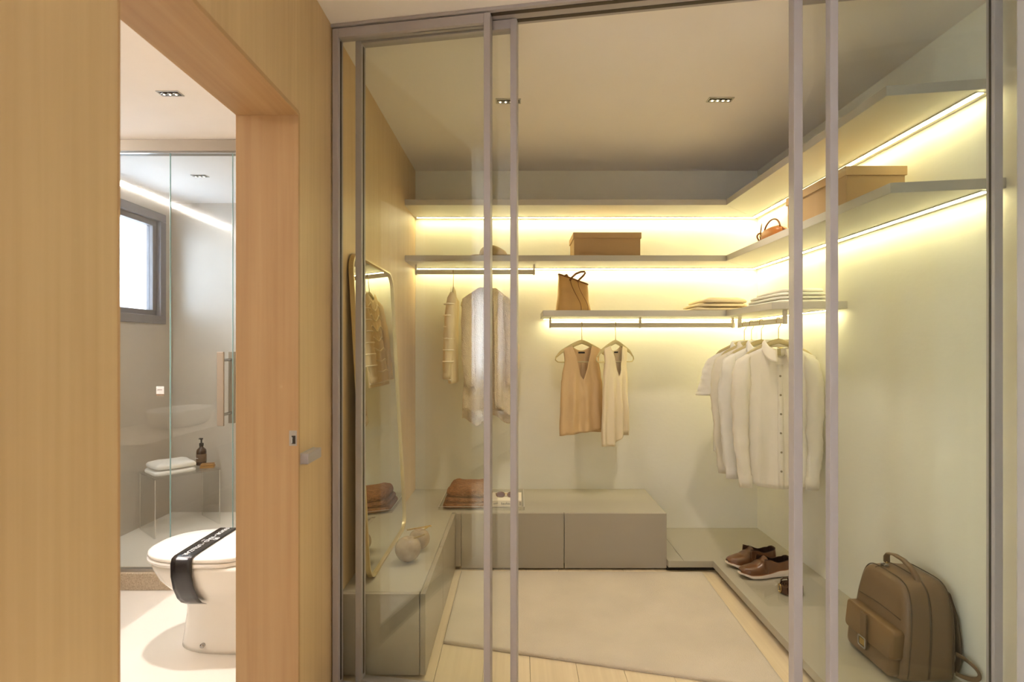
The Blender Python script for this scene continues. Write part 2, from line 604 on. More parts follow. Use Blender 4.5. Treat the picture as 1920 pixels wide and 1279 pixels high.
# shower window
ww = MB()
Y0, Y1, Z0, Z1 = 2.95, 4.015, 1.47, 2.29
for a, b, c, d in ((Y0, Y1, Z0, Z0 + 0.06), (Y0, Y1, Z1 - 0.06, Z1), (Y0, Y0 + 0.06, Z0 + 0.06, Z1 - 0.06), (Y1 - 0.06, Y1, Z0 + 0.06, Z1 - 0.06)):
    ww.box(BL - 0.09, BL + 0.012, a, b, c, d)
w2 = struct(ww.build('window_2', 'window_frame', bevel=0.003))
sash = MB()
Y0, Y1, Z0, Z1 = Y0 + 0.06, Y1 - 0.06, Z0 + 0.06, Z1 - 0.06
for a, b, c, d in ((Y0, Y1, Z0, Z0 + 0.04), (Y0, Y1, Z1 - 0.04, Z1), (Y0, Y0 + 0.04, Z0 + 0.04, Z1 - 0.04), (Y1 - 0.04, Y1, Z0 + 0.04, Z1 - 0.04)):
    sash.box(BL - 0.07, BL - 0.02, a, b, c, d)
sash.build('sash', 'window_frame', w2, bevel=0.003)
MB().box(BL - 0.05, BL - 0.044, Y0 + 0.04, Y1 - 0.04, Z0 + 0.04, Z1 - 0.04).build('pane', 'dimming_glass', w2)

# header over the shower glass and stone kerb below it
struct(MB().box(BL, XLB, SHOWER_Y - 0.03, SHOWER_Y + 0.05, BH - 0.062, BH - 0.001).build('trim_2', 'header_panel', bevel=0.001))
struct(MB().box(BL, XLB, SHOWER_Y - 0.03, SHOWER_Y + 0.06, 0.0005, 0.092).build('trim_3', 'granite', bevel=0.004))

# ------------------------------------------------------------------ sliding glass doors (turned 9.4 degrees to the closet)
TILT = math.atan(-0.166)
PY0 = 1.874


def on_part(x, off=0.0):
    """Point on the partition's front plane at X=x, moved back by off."""
    return Vector((x, PY0 - 0.166 * x, 0)) + Vector((-math.sin(TILT), math.cos(TILT), 0)) * off


tl = (XR - XL) / math.cos(TILT)
trk = MB().box(0, tl, -0.004, 0.096, H - 0.012, H - 0.0005).build('trim_4', 'frame_metal', bevel=0.001)
trk.location = on_part(XL)
trk.rotation_euler = (0, 0, TILT)
struct(trk)
for y in (0.012, 0.062):
    MB().box(0.002, tl - 0.002, y, y + 0.018, H - 0.0135, H - 0.0118).build('track_groove', 'track_dark', trk)


def sliding_door(x, off, width, label, deep=0.038, face=0.024, lead=None):
    p = on_part(x, off)
    r = thing('sliding_glass_door', label, 'door', p, TILT, 'sliding glass closet doors')
    top, bot = H - 0.016, 0.008
    for a, f, d in ((0, face if lead != 'L' else face * 1.15, deep if lead != 'L' else deep * 1.4), (width - face, face, deep)):
        s = MB().box(a, a + f, 0, d, bot, top).build('stile', 'frame_metal', r, bevel=0.0015)
        q = MB()
        q.box(a + (f if a == 0 else -0.0012), a + (f + 0.0012 if a == 0 else 0), d * 0.38, d * 0.62, bot + .04, top - .04)
        q.build('gasket', 'dark_gap', s)
    MB().box(face, width - face, 0.001, deep - 0.001, top - 0.034, top).build('rail', 'frame_metal', r, bevel=0.0015)
    MB().box(face, width - face, 0.001, deep - 0.001, bot, bot + 0.024).build('rail', 'frame_metal', r, bevel=0.0015)
    MB().box(face + 0.0005, width - face - 0.0005, deep / 2 - 0.003, deep / 2 + 0.003, bot + 0.024, top - 0.034).build('pane', 'door_glass', r)
    return r


sliding_door(-0.690, 0.000, 0.602, 'grey framed glass door fixed against the oak wall, in front of the mirror')
sliding_door(-0.624, 0.050, 0.622, 'grey framed glass door slid behind the leftmost one, its edge beside the hat')
sliding_door(0.911, 0.050, 0.612, 'grey framed glass door whose wide leading edge hides the loafer heel', lead='L')
sliding_door(1.002, 0.000, 0.632, 'grey framed glass door at far right, standing before the backpack')

# ------------------------------------------------------------------ shelves with light strips
TH = 0.036
SD = 0.348


def shelf_L(ztop, label, x0, yend):
    """Shelf along the back wall (from x0) and along the right wall to yend; the near end is cut at the doors' angle."""
    r = thing('wall_shelf', label, 'shelf', (0, 0, 0), 0, 'grey wall shelves')
    xi, yi = XR - SD, YB - SD
    a = MB().prism([(x0, yi), (xi, yi), (XR - 0.0005, YB - 0.0005), (x0, YB - 0.0005)], ztop - TH, ztop).build('board', 'shelf_board', r, bevel=0.0012)
    b = MB().prism([(xi + 0.0006, yi - 0.0004), (xi + 0.0006, yend), (XR - 0.0005, yend - 0.058), (XR - 0.0005, YB - 0.0012)], ztop - TH, ztop)
    b.build('board', 'shelf_board', r, bevel=0.0012)
    zl = ztop - TH
    pf = MB().box(x0 + 0.015, XR - 0.019, YB - 0.060, YB - 0.018, zl - 0.0035, zl - 0.0002).build('led_profile', 'shelf_board', r)
    pr = MB().box(x0 + 0.02, XR - 0.034, YB - 0.054, YB - 0.034, zl - 0.0055, zl - 0.0036).build('led_strip', 'led', pf)
    pf = MB().box(XR - 0.060, XR - 0.018, yend - 0.03, YB - 0.062, zl - 0.0035, zl - 0.0002).build('led_profile', 'shelf_board', r)
    pr2 = MB().box(XR - 0.054, XR - 0.034, yend - 0.03, YB - 0.062, zl - 0.0055, zl - 0.0036).build('led_strip', 'led', pf)
    for o in (pr, pr2):
        o['label'] = 'glowing warm light strip'
    return r


shelf_L(2.209, 'topmost empty grey corner shelf with a light strip under it', XL + 0.001, 1.862)
shelf_L(1.864, 'grey corner shelf carrying the hat and the two boxes', XL + 0.001, 1.842)
shelf_L(1.525, 'short lowest grey corner shelf carrying tote bag and folded clothes', 0.158, 2.700)


def rail(label, p0, p1, zshelf, brackets):
    """Oval rail from p0 to p1 hung from the shelf by flat brackets."""
    r = thing('clothes_rail', label, 'clothes rail', (0, 0, 0), 0, 'clothes rails under the shelves')
    d = (Vector(p1) - Vector(p0))
    hor = abs(d.x) > abs(d.y)
    mb = MB()
    ring = rrect(-0.0075, 0.0075, -0.014, 0.014, 0.0074, 4)
    if hor:
        rings = [[(x, p0[1] + a, p0[2] + b) for a, b in ring] for x in (p0[0], p1[0])]
    else:
        rings = [[(p0[0] + a, y, p0[2] + b) for a, b in ring] for y in (p0[1], p1[1])]
    mb.loft(rings).build('rail', 'rail_metal', r, smooth=False)
    for t in brackets:
        q = Vector(p0).lerp(Vector(p1), t)
        mb = MB()
        if hor:
            mb.box(q.x - 0.006, q.x + 0.006, q.y - 0.011, q.y + 0.011, q.z - 0.018, zshelf - 0.0005)
        else:
            mb.box(q.x - 0.011, q.x + 0.011, q.y - 0.006, q.y + 0.006, q.z - 0.018, zshelf - 0.0005)
        mb.build('bracket', 'rail_metal', r, bevel=0.002)
    return r


RY = 3.42
Z2 = 1.864 - TH
Z3 = 1.525 - TH
rail('clothes rail under the hat shelf, holding the two cream knits', (-0.655, RY, 1.778), (0.113, RY, 1.778), Z2, (0.008, 0.992))
rail('clothes rail along the back wall holding two sleeveless tops', (0.205, RY, 1.438), (1.393, RY, 1.438), Z3, (0.005, 0.49, 0.99))
RX = 1.398
rail('clothes rail along the right wall holding four white shirts', (RX, 3.36, 1.436), (RX, 2.78, 1.436), Z3, (0.012, 0.988))

# ------------------------------------------------------------------ low cabinets, bench top and platform
BT = 0.330
BX = -0.36           # face of the left run
BY = 3.10            # face of the back run
BE = 0.868           # right end of the back run
r = thing('low_cabinet', 'low grey cabinet along the oak wall, below the mirror', 'cabinet', (0, 0, 0), 0, 'low grey bench cabinets')
MB().box(XL + 0.001, BX - 0.021, 2.105, YB - 0.56, 0.035, BT - 0.021).build('body', 'lacquer_front', r, bevel=0.001)
MB().box(XL + 0.03, BX - 0.06, 2.13, YB - 0.58, 0.001, 0.035).build('plinth', 'dark_gap', r)
MB().box(XL + 0.002, BX - 0.024, 2.087, 2.1048, 0.012, BT - 0.0005).build('end_panel', 'lacquer_front', r, bevel=0.001)
for a, b in ((2.087, 2.578), (2.582, 3.096)):
    MB().box(BX - 0.0205, BX, a, b, 0.012, BT).build('door', 'lacquer_front', r, bevel=0.0012)
r = thing('low_cabinet', 'low grey two-drawer cabinet along the back wall', 'cabinet', (0, 0, 0), 0, 'low grey bench cabinets')
MB().box(XL + 0.001, BE - 0.001, BY + 0.021, YB - 0.001, 0.035, BT - 0.021).build('body', 'lacquer_front', r, bevel=0.001)
MB().box(XL + 0.03, BE - 0.03, BY + 0.06, YB - 0.02, 0.001, 0.035).build('plinth', 'dark_gap', r)
MB().box(BX + 0.0005, BX + 0.032, BY, BY + 0.0205, 0.022, BT - 0.001).build('filler_strip', 'lacquer_front', r, bevel=0.001)
for a, b in ((-0.325, 0.2705), (0.2745, BE)):
    MB().box(a, b, BY, BY + 0.0205, 0.012, BT).build('drawer_front', 'lacquer_front', r, bevel=0.0012)
top = MB().prism([(XL + 0.001, 2.106), (BX - 0.0215, 2.106), (BX - 0.0215, BY + 0.0215), (BE - 0.001, BY + 0.0215), (BE - 0.001, YB - 0.001), (XL + 0.001, YB - 0.001)],
                 BT - 0.0205, BT)
tag(top.build('bench_top', 'lacquer', bevel=0.001), 'grey corner bench top under the mirror, sweater and book', 'bench top')
PT = 0.066
r = thing('platform', 'low grey corner platform under the loafers and backpack', 'platform')
PX = 1.127
MB().prism([(BE + 0.001, 3.068), (PX, 3.068), (PX, 1.86), (XR - 0.001, 1.79), (XR - 0.001, YB - 0.001), (BE + 0.001, YB - 0.001)],
           PT - 0.037, PT).build('deck', 'lacquer', r, bevel=0.0012)
MB().prism([(BE + 0.001, 3.10), (PX + 0.035, 3.10), (PX + 0.035, 1.90), (XR - 0.02, 1.83), (XR - 0.02, YB - 0.02), (BE + 0.001, YB - 0.02)],
           0.001, PT - 0.0375).build('plinth', 'dark_gap', r)
MB().box(0.958, 0.9592, 3.07, YB - 0.002, PT - 0.001, PT + 0.0003).build('joint', 'dark_gap', r)

# ------------------------------------------------------------------ rug
rg = [(-0.322, 2.328), (1.02, 1.992), (1.055, 3.045), (-0.322, 3.056)]
ring = []
nr = 60
for k in range(4):
    a, b = Vector(rg[k]), Vector(rg[(k + 1) % 4])
    ring += [a.lerp(b, t / nr) for t in range(nr)]
c = Vector((0.36, 2.55))
mb = MB()
rr = []
for ins, z in ((0.0, 0.001), (0.0, 0.010), (0.004, 0.015), (0.014, 0.0175), (0.05, 0.018)):
    rr.append([tuple(p + (c - p).normalized() * (ins + 0.0015 * nz(p.x * 70, p.y * 70, z * 90))) + (z + 0.0006 * nz(p.x * 40, p.y * 40, 3),) for p in ring])
mb.loft(rr)
tag(mb.build('rug', 'rug', smooth=True), 'beige short-pile rug on the oak floor, its near edge cut slanted', 'rug')

# ------------------------------------------------------------------ leaning mirror
r = thing('standing_mirror', 'tall round-cornered mirror in a thin pale gold frame leaning on the oak wall', 'mirror')
MY0, MY1, MZ0, MZ1 = 2.17, 2.885, 0.331, 1.690
lean = math.atan2(0.075, MZ1 - MZ0)
MM = Matrix.Translation((-0.602, 0, MZ0)) @ Matrix.Rotation(-lean, 4, 'Y')
HT = (MZ1 - MZ0) / math.cos(lean)
out = rrect(MY0, MY1, 0.0, HT, 0.085, 10)
inn = rrect(MY0 + 0.009, MY1 - 0.009, 0.009, HT - 0.009, 0.077, 10)
mb = MB()
rings = []
for ring, xx in ((out, -0.014), (out, 0.006), (inn, 0.006), (inn, -0.006)):
    rings.append([MM @ Vector((xx, a, b)) for a, b in ring])
mb.loft(rings, caps=False)
mb.build('frame', 'mirror_frame', r, bevel=0.0008)
n = len(inn)
pl = MB().add([MM @ Vector((-0.0035, a, b)) for a, b in inn], [tuple(range(n))])
pl.add([MM @ Vector((-0.0095, a, b)) for a, b in inn], [tuple(range(n - 1, -1, -1))])
pl.build('mirror_pane', 'mirror_glass', r)
bk = MB().loft([[MM @ Vector((xx, a, b)) for a, b in rrect(MY0 + 0.004, MY1 - 0.004, 0.004, HT - 0.004, 0.081, 10)] for xx in (-0.0135, -0.0098)])
bk.build('back_panel', 'mirror_back', r)

# ------------------------------------------------------------------ marble apples with gold stems
def apple(label, x, y, rad, stem_dir, slen):
    r = thing('marble_apple', label, 'ornament', (x, y, BT + 0.0005), 0, 'marble apples on the bench')
    prof = []
    for k in range(25):
        t = PI * k / 24
        rr_ = rad * math.sin(t) * (1 + 0.06 * math.cos(t) * -1)
        z = rad * (1 - 0.96 * math.cos(t))
        if k > 20:
            z -= rad * 0.30 * ((k - 20) / 4.0) ** 2
        prof.append((max(rr_, 0.0008), z))
    MB().lathe(prof, seg=32).build('fruit', 'marble', r, smooth=True)
    d = Vector(stem_dir).normalized()
    a = Vector((0, 0, rad * 1.62))
    MB().tube([a, a + d * slen], 0.0035, 10).build('stem', 'gold', r, smooth=False)


apple('larger marble apple in front, beside the mirror foot', -0.492, 2.40, 0.058, (1.0, -0.1, 0.42), 0.085)
apple('smaller marble apple behind, under the long gold rod', -0.468, 2.545, 0.050, (0.9, 0.2, 0.55), 0.06)
tag(MB().tube([(-0.519, 2.505, BT + 0.1075), (-0.406, 2.52, BT + 0.122)], 0.0038, 10).build('gold_rod', 'gold'),
    'long thin gold rod lying across the smaller marble apple', 'rod')

# ------------------------------------------------------------------ folded textiles
def folded(name, label, cat, m, x0, x1, y0, y1, z, layers, group=None, rz=0.0, rib=0.0, open_side='x', droop=0.25, seed_=1):
    """Stack of folded layers; every layer is a rounded soft slab and a part of the textile."""
    cx, cy = (x0 + x1) / 2, (y0 + y1) / 2
    r = thing(name, label, cat, (cx, cy, z), rz, group)
    hx0, hy0 = (x1 - x0) / 2, (y1 - y0) / 2
    zz = 0.0005
    for li, (t, sx, sy, ox, oy) in enumerate(layers):
        hx, hy = hx0 * sx, hy0 * sy
        mb = MB()
        rings = []
        nr_ = 48
        prof = ((0.90, 0.0), (0.985, 0.12), (1.0, 0.42), (0.985, 0.75), (0.93, 0.95), (0.70, 1.02), (0.35, 1.03), (0.02, 1.03))
        for s, zk in prof:
            ring = []
            for k in range(nr_):
                a = 2 * PI * k / nr_
                ca, sa = math.cos(a), math.sin(a)
                e = 0.28
                px = hx * math.copysign(abs(ca) ** e, ca) * s
                py = hy * math.copysign(abs(sa) ** e, sa) * s
                wob = 0.006 * nz(px * 9 + seed_ * 3 + li, py * 9, li * 2.3 + zk)
                h = t * zk
                edge = max(abs(px) / hx, abs(py) / hy)
                h -= t * droop * smooth01((edge - 0.55) / 0.45) * zk
                h += zk * 0.10 * t * nz(px * 14, py * 14, seed_ * 5 + li) * 2
                if rib and zk > 0.4:
                    h += rib * math.sin(py * 2 * PI / 0.012) * (1 if s < 0.97 else 0.3)
                ring.append((px + ox + wob, py + oy + wob, zz + h))
            rings.append(ring)
        mb.loft(rings)
        mb.build('fold', m, r, smooth=True)
        zz += t * (1 - droop * 0.35)
    return r


# ------------------------------------------------------------------ bench still life: acrylic trays, sweater, book, sunglasses
def tray(label, x0, x1, y0, y1, z, h, t=0.004):
    r = thing('acrylic_tray', label, 'tray', (0, 0, 0), 0, 'clear acrylic trays')
    MB().box(x0, x1, y0, y1, z + 0.0004, z + t).build('base', 'acrylic', r)
    if h > t:
        for a, b, c_, d in ((x0, x1, y0, y0 + t), (x0, x1, y1 - t, y1), (x0, x0 + t, y0 + t, y1 - t), (x1 - t, x1, y0 + t, y1 - t)):
            sd = MB().box(a, b, c_, d, z + t, z + h).build('side', 'acrylic', r)
            MB().box(a, b, c_, d, z + h, z + h + 0.0008).build('polished_edge', 'acrylic_edge', sd)
    return r


tray('clear acrylic tray under the brown sweater and the white book', -0.468, 0.042, 3.155, 3.58, BT, 0.022)
folded('sweater', 'thick brown ribbed sweater folded on the bench', 'sweater', 'knit_brown', -0.450, -0.160, 3.175, 3.45, BT + 0.0042,
       ((0.034, 1.0, 1.0, 0, 0), (0.034, 0.97, 0.97, 0.006, 0.004), (0.062, 0.90, 0.94, 0.008, 0.012)), rib=0.0022, seed_=2, droop=0.3)
BZ = BT + 0.0045
r = thing('book', 'white hardback book with a printed spine, lying under sunglasses', 'book', (-0.0695, 3.31, BZ), 0.0)
MB().box(-0.095, 0.095, -0.09, 0.09, 0, 0.003).build('cover', 'book_cover', r, bevel=0.001)
MB().box(-0.095, 0.095, -0.09, 0.09, 0.034, 0.037).build('cover', 'book_cover', r, bevel=0.001)
sp = MB().box(-0.095, 0.095, -0.0925, -0.0895, 0.0005, 0.0365).build('spine', 'book_cover', r, bevel=0.001)
MB().box(-0.092, 0.092, -0.0892, 0.087, 0.0032, 0.0338).build('pages', 'book_pages', r)
TM = Matrix.Translation((0.005, -0.0928, 0.019)) @ Matrix.Rotation(PI / 2, 4, 'X')
text_part('title', 'bauhaus', 0.021, TM @ Matrix.Scale(1.0, 4), 'print_black', sp)
for a in (-0.089, -0.085, 0.082, 0.0855, 0.089):
    MB().box(a, a + 0.0012, -0.0930, -0.0925, 0.007, 0.030).build('spine_print', 'print_black', sp)
for k, a in enumerate((-0.070, -0.060, -0.052)):
    MB().tube([(a + 0.004 * math.cos(t * PI / 5), -0.0927, 0.017 + 0.002 * k + 0.003 * math.sin(t * PI / 5)) for t in range(10)], 0.0006, 5, closed=True).build('spine_print', 'print_black', sp)
r = thing('sunglasses', 'tortoiseshell round sunglasses lying on the white book', 'sunglasses', (-0.070, 3.285, BZ + 0.0372), 0.0)
TI = Matrix.Rotation(math.radians(-62), 4, 'X')
for s in (-1, 1):
    cx = 0.034 * s
    ring = [Vector((cx + 0.026 * math.cos(t * PI / 12), 0, 0.024 + 0.022 * math.sin(t * PI / 12))) for t in range(24)]
    MB().tube([TI @ p for p in ring], 0.0032, 8, closed=True).build('rim', 'tortoise', r, smooth=True)
    rg_ = [TI @ Vector((cx + 0.0245 * math.cos(t * PI / 12), 0.001 * q, 0.024 + 0.0205 * math.sin(t * PI / 12))) for q in (-1, 1) for t in range(24)]
    MB().loft([rg_[:24], rg_[24:]]).build('lens', 'lens', r)
    MB().tube([TI @ Vector((0.060 * s, 0, 0.03)), Vector((0.064 * s, 0.035, 0.014)), Vector((0.060 * s, 0.06, 0.008)), Vector((0.030 * s, 0.075, 0.0045))], 0.0024, 7).build('temple', 'tortoise', r, smooth=True)
MB().tube([TI @ Vector((a, -0.001, 0.028 + 0.006 * math.cos(a / 0.0085 * PI / 2))) for a in (-0.009, -0.005, 0, 0.005, 0.009)], 0.003, 8).build('bridge', 'gold', r, smooth=True)

# ------------------------------------------------------------------ storage boxes
def storage_box(label, x0, x1, y0, y1, z, h=0.152):
    r = thing('storage_box', label, 'box', ((x0 + x1) / 2, (y0 + y1) / 2, z + 0.0005), 0, 'tan lidded boxes on the shelf')
    a, b = (x1 - x0) / 2, (y1 - y0) / 2
    MB().box(-a + 0.006, a - 0.006, -b + 0.006, b - 0.006, 0, h - 0.004).build('body', 'card_box', r, bevel=0.0015)
    MB().box(-a, a, -b, b, h - 0.037, h).build('lid', 'card_box_lid', r, bevel=0.0015)
    return r


SZ = 1.864
storage_box('tan lidded box on the back shelf, right of the hat', 0.350, 0.778, 3.34, 3.60, SZ, 0.152)
storage_box('tan lidded box on the right-hand shelf near the doors', 1.318, 1.566, 2.14, 2.62, SZ, 0.160)

# ------------------------------------------------------------------ hat
r = thing('felt_hat', 'beige felt fedora on the upper back shelf', 'hat', (-0.155, 3.44, SZ + 0.0005), 0)
mb = MB()


def brim(u, v):
    a = 2 * PI * u
    rr_ = 0.072 + v * 0.058
    z = 0.010 + 0.006 * v ** 2 * math.cos(2 * a) + 0.004 * v
    return (rr_ * 1.12 * math.cos(a), rr_ * math.sin(a), z)


mb.grid(brim, 48, 6, wrap=True)
mb.build('brim', 'hat_felt', r, smooth=True, solid=0.003)
mb = MB()


def crown(u, v):
    a = 2 * PI * u
    ca, sa = math.cos(a), math.sin(a)
    t = v * PI / 2
    rad = 0.080 * (math.cos(t) ** 0.45 if v < 1 else 0.0)
    x_ = rad * 1.14 * ca * (1 - 0.06 * v)
    y_ = rad * 0.95 * sa * (1 - 0.16 * v)
    top_ = 0.088 - 0.020 * smooth01((x_ + 0.02) / 0.10) - 0.012 * math.exp(-(y_ / 0.02) ** 2) * (1 - smooth01((abs(x_) - 0.05) / 0.04))
    z = 0.012 + (top_ - 0.012) * math.sin(t) ** 0.75
    return (x_, y_, z)


mb.grid(crown, 48, 18, wrap=True)
mb.build('crown', 'hat_felt', r, smooth=True)
mb = MB()
mb.loft([[(1.145 * q * 0.0803 * math.cos(2 * PI * k / 40), 0.955 * q * 0.0803 * math.sin(2 * PI * k / 40), z) for k in range(40)] for q, z in ((1.008, 0.012), (1.012, 0.020))], caps=False)
mb.build('hat_band', 'hat_band', r, smooth=True)

# ------------------------------------------------------------------ tote bag
r = thing('tote_bag', 'tan leather tote bag with dark piping on the lowest shelf', 'bag', (0.358, 3.43, 1.5256), 0)
mb = MB()


def tote_dims(v):
    return interp([(0, 0.109), (0.5, 0.096), (1, 0.093)], v), interp([(0, 0.062), (0.6, 0.046), (1, 0.030)], v)


def tote_top(x_):
    return 0.206 - 0.36 * x_


def tote(u, v):
    a = 2 * PI * u
    ca, sa = math.cos(a), math.sin(a)
    hw, hd = tote_dims(v)
    x_ = hw * math.copysign(abs(ca) ** 0.45, ca)
    y_ = hd * math.copysign(abs(sa) ** 0.45, sa) * (1 + 0.10 * math.sin(x_ * 55 + v * 2.5) * v)
    return (x_, y_, v * tote_top(x_))


def tote_front(x_, v):
    hw, hd = tote_dims(v)
    y_ = -hd * max(0.0, 1 - min(1, abs(x_) / hw) ** 4.44) ** (1 / 4.44) * (1 + 0.10 * math.sin(x_ * 55 + v * 2.5) * v) - 0.002
    return Vector((x_, y_, v * tote_top(x_)))


mb.grid(tote, 64, 18, wrap=True)
mb.add([tote(i / 64, 0) for i in range(64)], [tuple(range(63, -1, -1))])
mb.build('body', 'tote_leather', r, smooth=True, solid=0.003)
MB().tube([Vector(tote(i / 64, 1.0)) for i in range(64)], 0.0055, 8, closed=True).build('rim_trim', 'tote_trim', r, smooth=True)
for xa, xb in ((-0.018, 0.046), (0.030, 0.090)):
    MB().tube([tote_front(xb + (xa - xb) * smooth01((k / 20 - 0.12) / 0.8), k / 20) for k in range(21)], 0.0016, 6).build('piping', 'tote_trim', r, smooth=True)
MB().tube([(-0.024, -0.034, 0.196), (-0.010, -0.036, 0.216), (0.014, -0.038, 0.238), (0.044, -0.040, 0.250), (0.068, -0.040, 0.252), (0.074, -0.038, 0.244), (0.062, -0.036, 0.226), (0.040, -0.034, 0.206), (0.026, -0.033, 0.188)],
          0.0065, 8, flat=((0, 1, 0), 0.5)).build('handle', 'tote_trim', r, smooth=True)
MB().tube([(-0.070, 0.030, 0.222), (-0.050, 0.034, 0.236), (-0.034, 0.036, 0.243), (-0.030, 0.036, 0.236), (-0.040, 0.034, 0.214)], 0.006, 8, flat=((0, 1, 0), 0.5)).build('handle', 'tote_trim', r, smooth=True)

# ------------------------------------------------------------------ small cognac bag near the corner
r = thing('handbag', 'small cognac leather handbag with a ring handle in the shelf corner', 'bag', (1.375, 2.86, SZ + 0.0005), math.radians(90))
mb = MB()
rings = []
for k in range(13):
    t = -1 + 2 * k / 12
    s = math.sqrt(max(0.02, 1 - abs(t) ** 3))
    ring = []
    for j in range(24):
        a = 2 * PI * j / 24
        ca, sa = math.cos(a), math.sin(a)
        z = 0.037 + 0.037 * s * math.copysign(abs(sa) ** 0.7, sa)
        ring.append((0.105 * t, 0.045 * s * math.copysign(abs(ca) ** 0.7, ca), max(z, 0.001)))
    rings.append(ring)
mb.loft(rings)
mb.build('body', 'cognac', r, smooth=True)
MB().tube([(0.108 * (t / 12 - 0.5) * 1.9, 0, 0.074 - 0.03 * (2 * t / 12 - 1) ** 4) for t in range(13)], 0.0035, 7).build('zip', 'cognac_dark', r, smooth=True)
MB().tube([(0.004 + 0.090 * math.cos(t * PI / 14), 0.008, 0.055 + 0.062 * math.sin(t * PI / 14)) for t in range(15)], 0.0045, 8).build('handle', 'cognac_dark', r, smooth=True)
MB().tube([(0.108 + 0.026 * math.cos(t), 0.022 + 0.010 * math.sin(2 * t), 0.036 + 0.030 * math.sin(t)) for t in [k * PI / 8 for k in range(16)]], 0.0045, 7, closed=True).build('strap', 'cognac_dark', r, smooth=True)
MB().tube([(0.118, 0.018, 0.030), (0.112, 0.020, 0.070), (0.096, 0.022, 0.104), (0.090, 0.022, 0.118)], [0.006, 0.006, 0.005, 0.002], 7, flat=((0, 1, 0), 0.5)).build('strap_end', 'cognac_dark', r, smooth=True)
MB().tube([(-0.10, 0, 0.045), (-0.13, -0.005, 0.030), (-0.165, -0.004, 0.020)], 0.006, 8).build('strap', 'cognac_dark', r, smooth=True)
MB().box(0.058, 0.076, 0.034, 0.044, 0.036, 0.048).build('buckle', 'gold', r, bevel=0.002)

# ------------------------------------------------------------------ folded clothes on the lowest shelf
folded('folded_clothes', 'folded beige clothes on the lowest back shelf, right of the tote bag', 'clothes', 'linen_sand', 1.085, 1.440, 3.31, 3.60, 1.5256,
       ((0.030, 1.0, 1.0, 0, 0), (0.030, 0.95, 0.98, 0.012, 0.0), (0.036, 0.84, 0.96, 0.03, 0.0)), rz=math.radians(4), seed_=4, droop=0.5)
folded('folded_linens', 'pile of folded white linens on the lowest shelf by the right wall', 'linens', 'linen_white', 1.345, 1.612, 2.72, 3.20, 1.5256,
       ((0.024, 1.0, 1.0, 0, 0), (0.022, 0.97, 0.96, 0.004, 0.0), (0.022, 0.94, 0.90, 0.006, -0.01), (0.024, 0.86, 0.76, 0.01, -0.03)), rz=math.radians(-2), seed_=8, droop=0.4)


# ------------------------------------------------------------------ hangers and garments
def hanger(label, x, y, zrail, rz, width=0.40, drop=0.03, across=PI / 2):
    """Origin at the crown of the hook on the rail."""
    r = thing('clothes_hanger', label, 'hanger', (x, y, zrail), rz, 'beige slim hangers')
    hk = [(-0.012, 0, -0.024)] + [(0.012 * math.cos(math.radians(a)), 0, -0.011 + 0.012 * math.sin(math.radians(a))) for a in range(180, -1, -20)]
    hk += [(0.012, 0, -0.022), (0.0115, 0, -0.034), (0.008, 0, -0.042), (0.003, 0, -0.047), (0.0, 0, -0.054), (0.0, 0, -0.085 - drop)]
    MB().tube(hk, 0.0018, 7).build('hook', 'gold', r, smooth=True, M=Matrix.Rotation(across - rz, 4, 'Z'))
    zc = -0.085 - drop
    hw = width / 2
    pts, rad = [], []
    for k in range(33):
        t = -1 + k / 16
        xx = hw * t
        a = abs(t)
        z = zc - 0.008 - 0.085 * (a ** 1.25) - 0.012 * smooth01((a - .8) / .2)
        pts.append((xx, 0, z))
        rad.append(0.014 - 0.003 * a if a < 0.75 else 0.0118 - 0.007 * (a - 0.75) / 0.25)
    MB().tube(pts, rad, 8, flat=((0, 1, 0), 0.32)).build('shoulders', 'hanger_velvet', r, smooth=True)
    zb_ = pts[0][2]
    bar = [(-hw, 0, zb_), (-hw - 0.004, 0, zb_ - 0.018), (-hw + 0.012, 0, zb_ - 0.030)] + [(hw * s, 0, zb_ - 0.032) for s in (-0.8, -0.4, 0, 0.4, 0.8)] + [(hw - 0.012, 0, zb_ - 0.030), (hw + 0.004, 0, zb_ - 0.018), (hw, 0, zb_)]
    MB().tube(bar, 0.004, 7).build('bar', 'hanger_velvet', r, smooth=True)
    return r


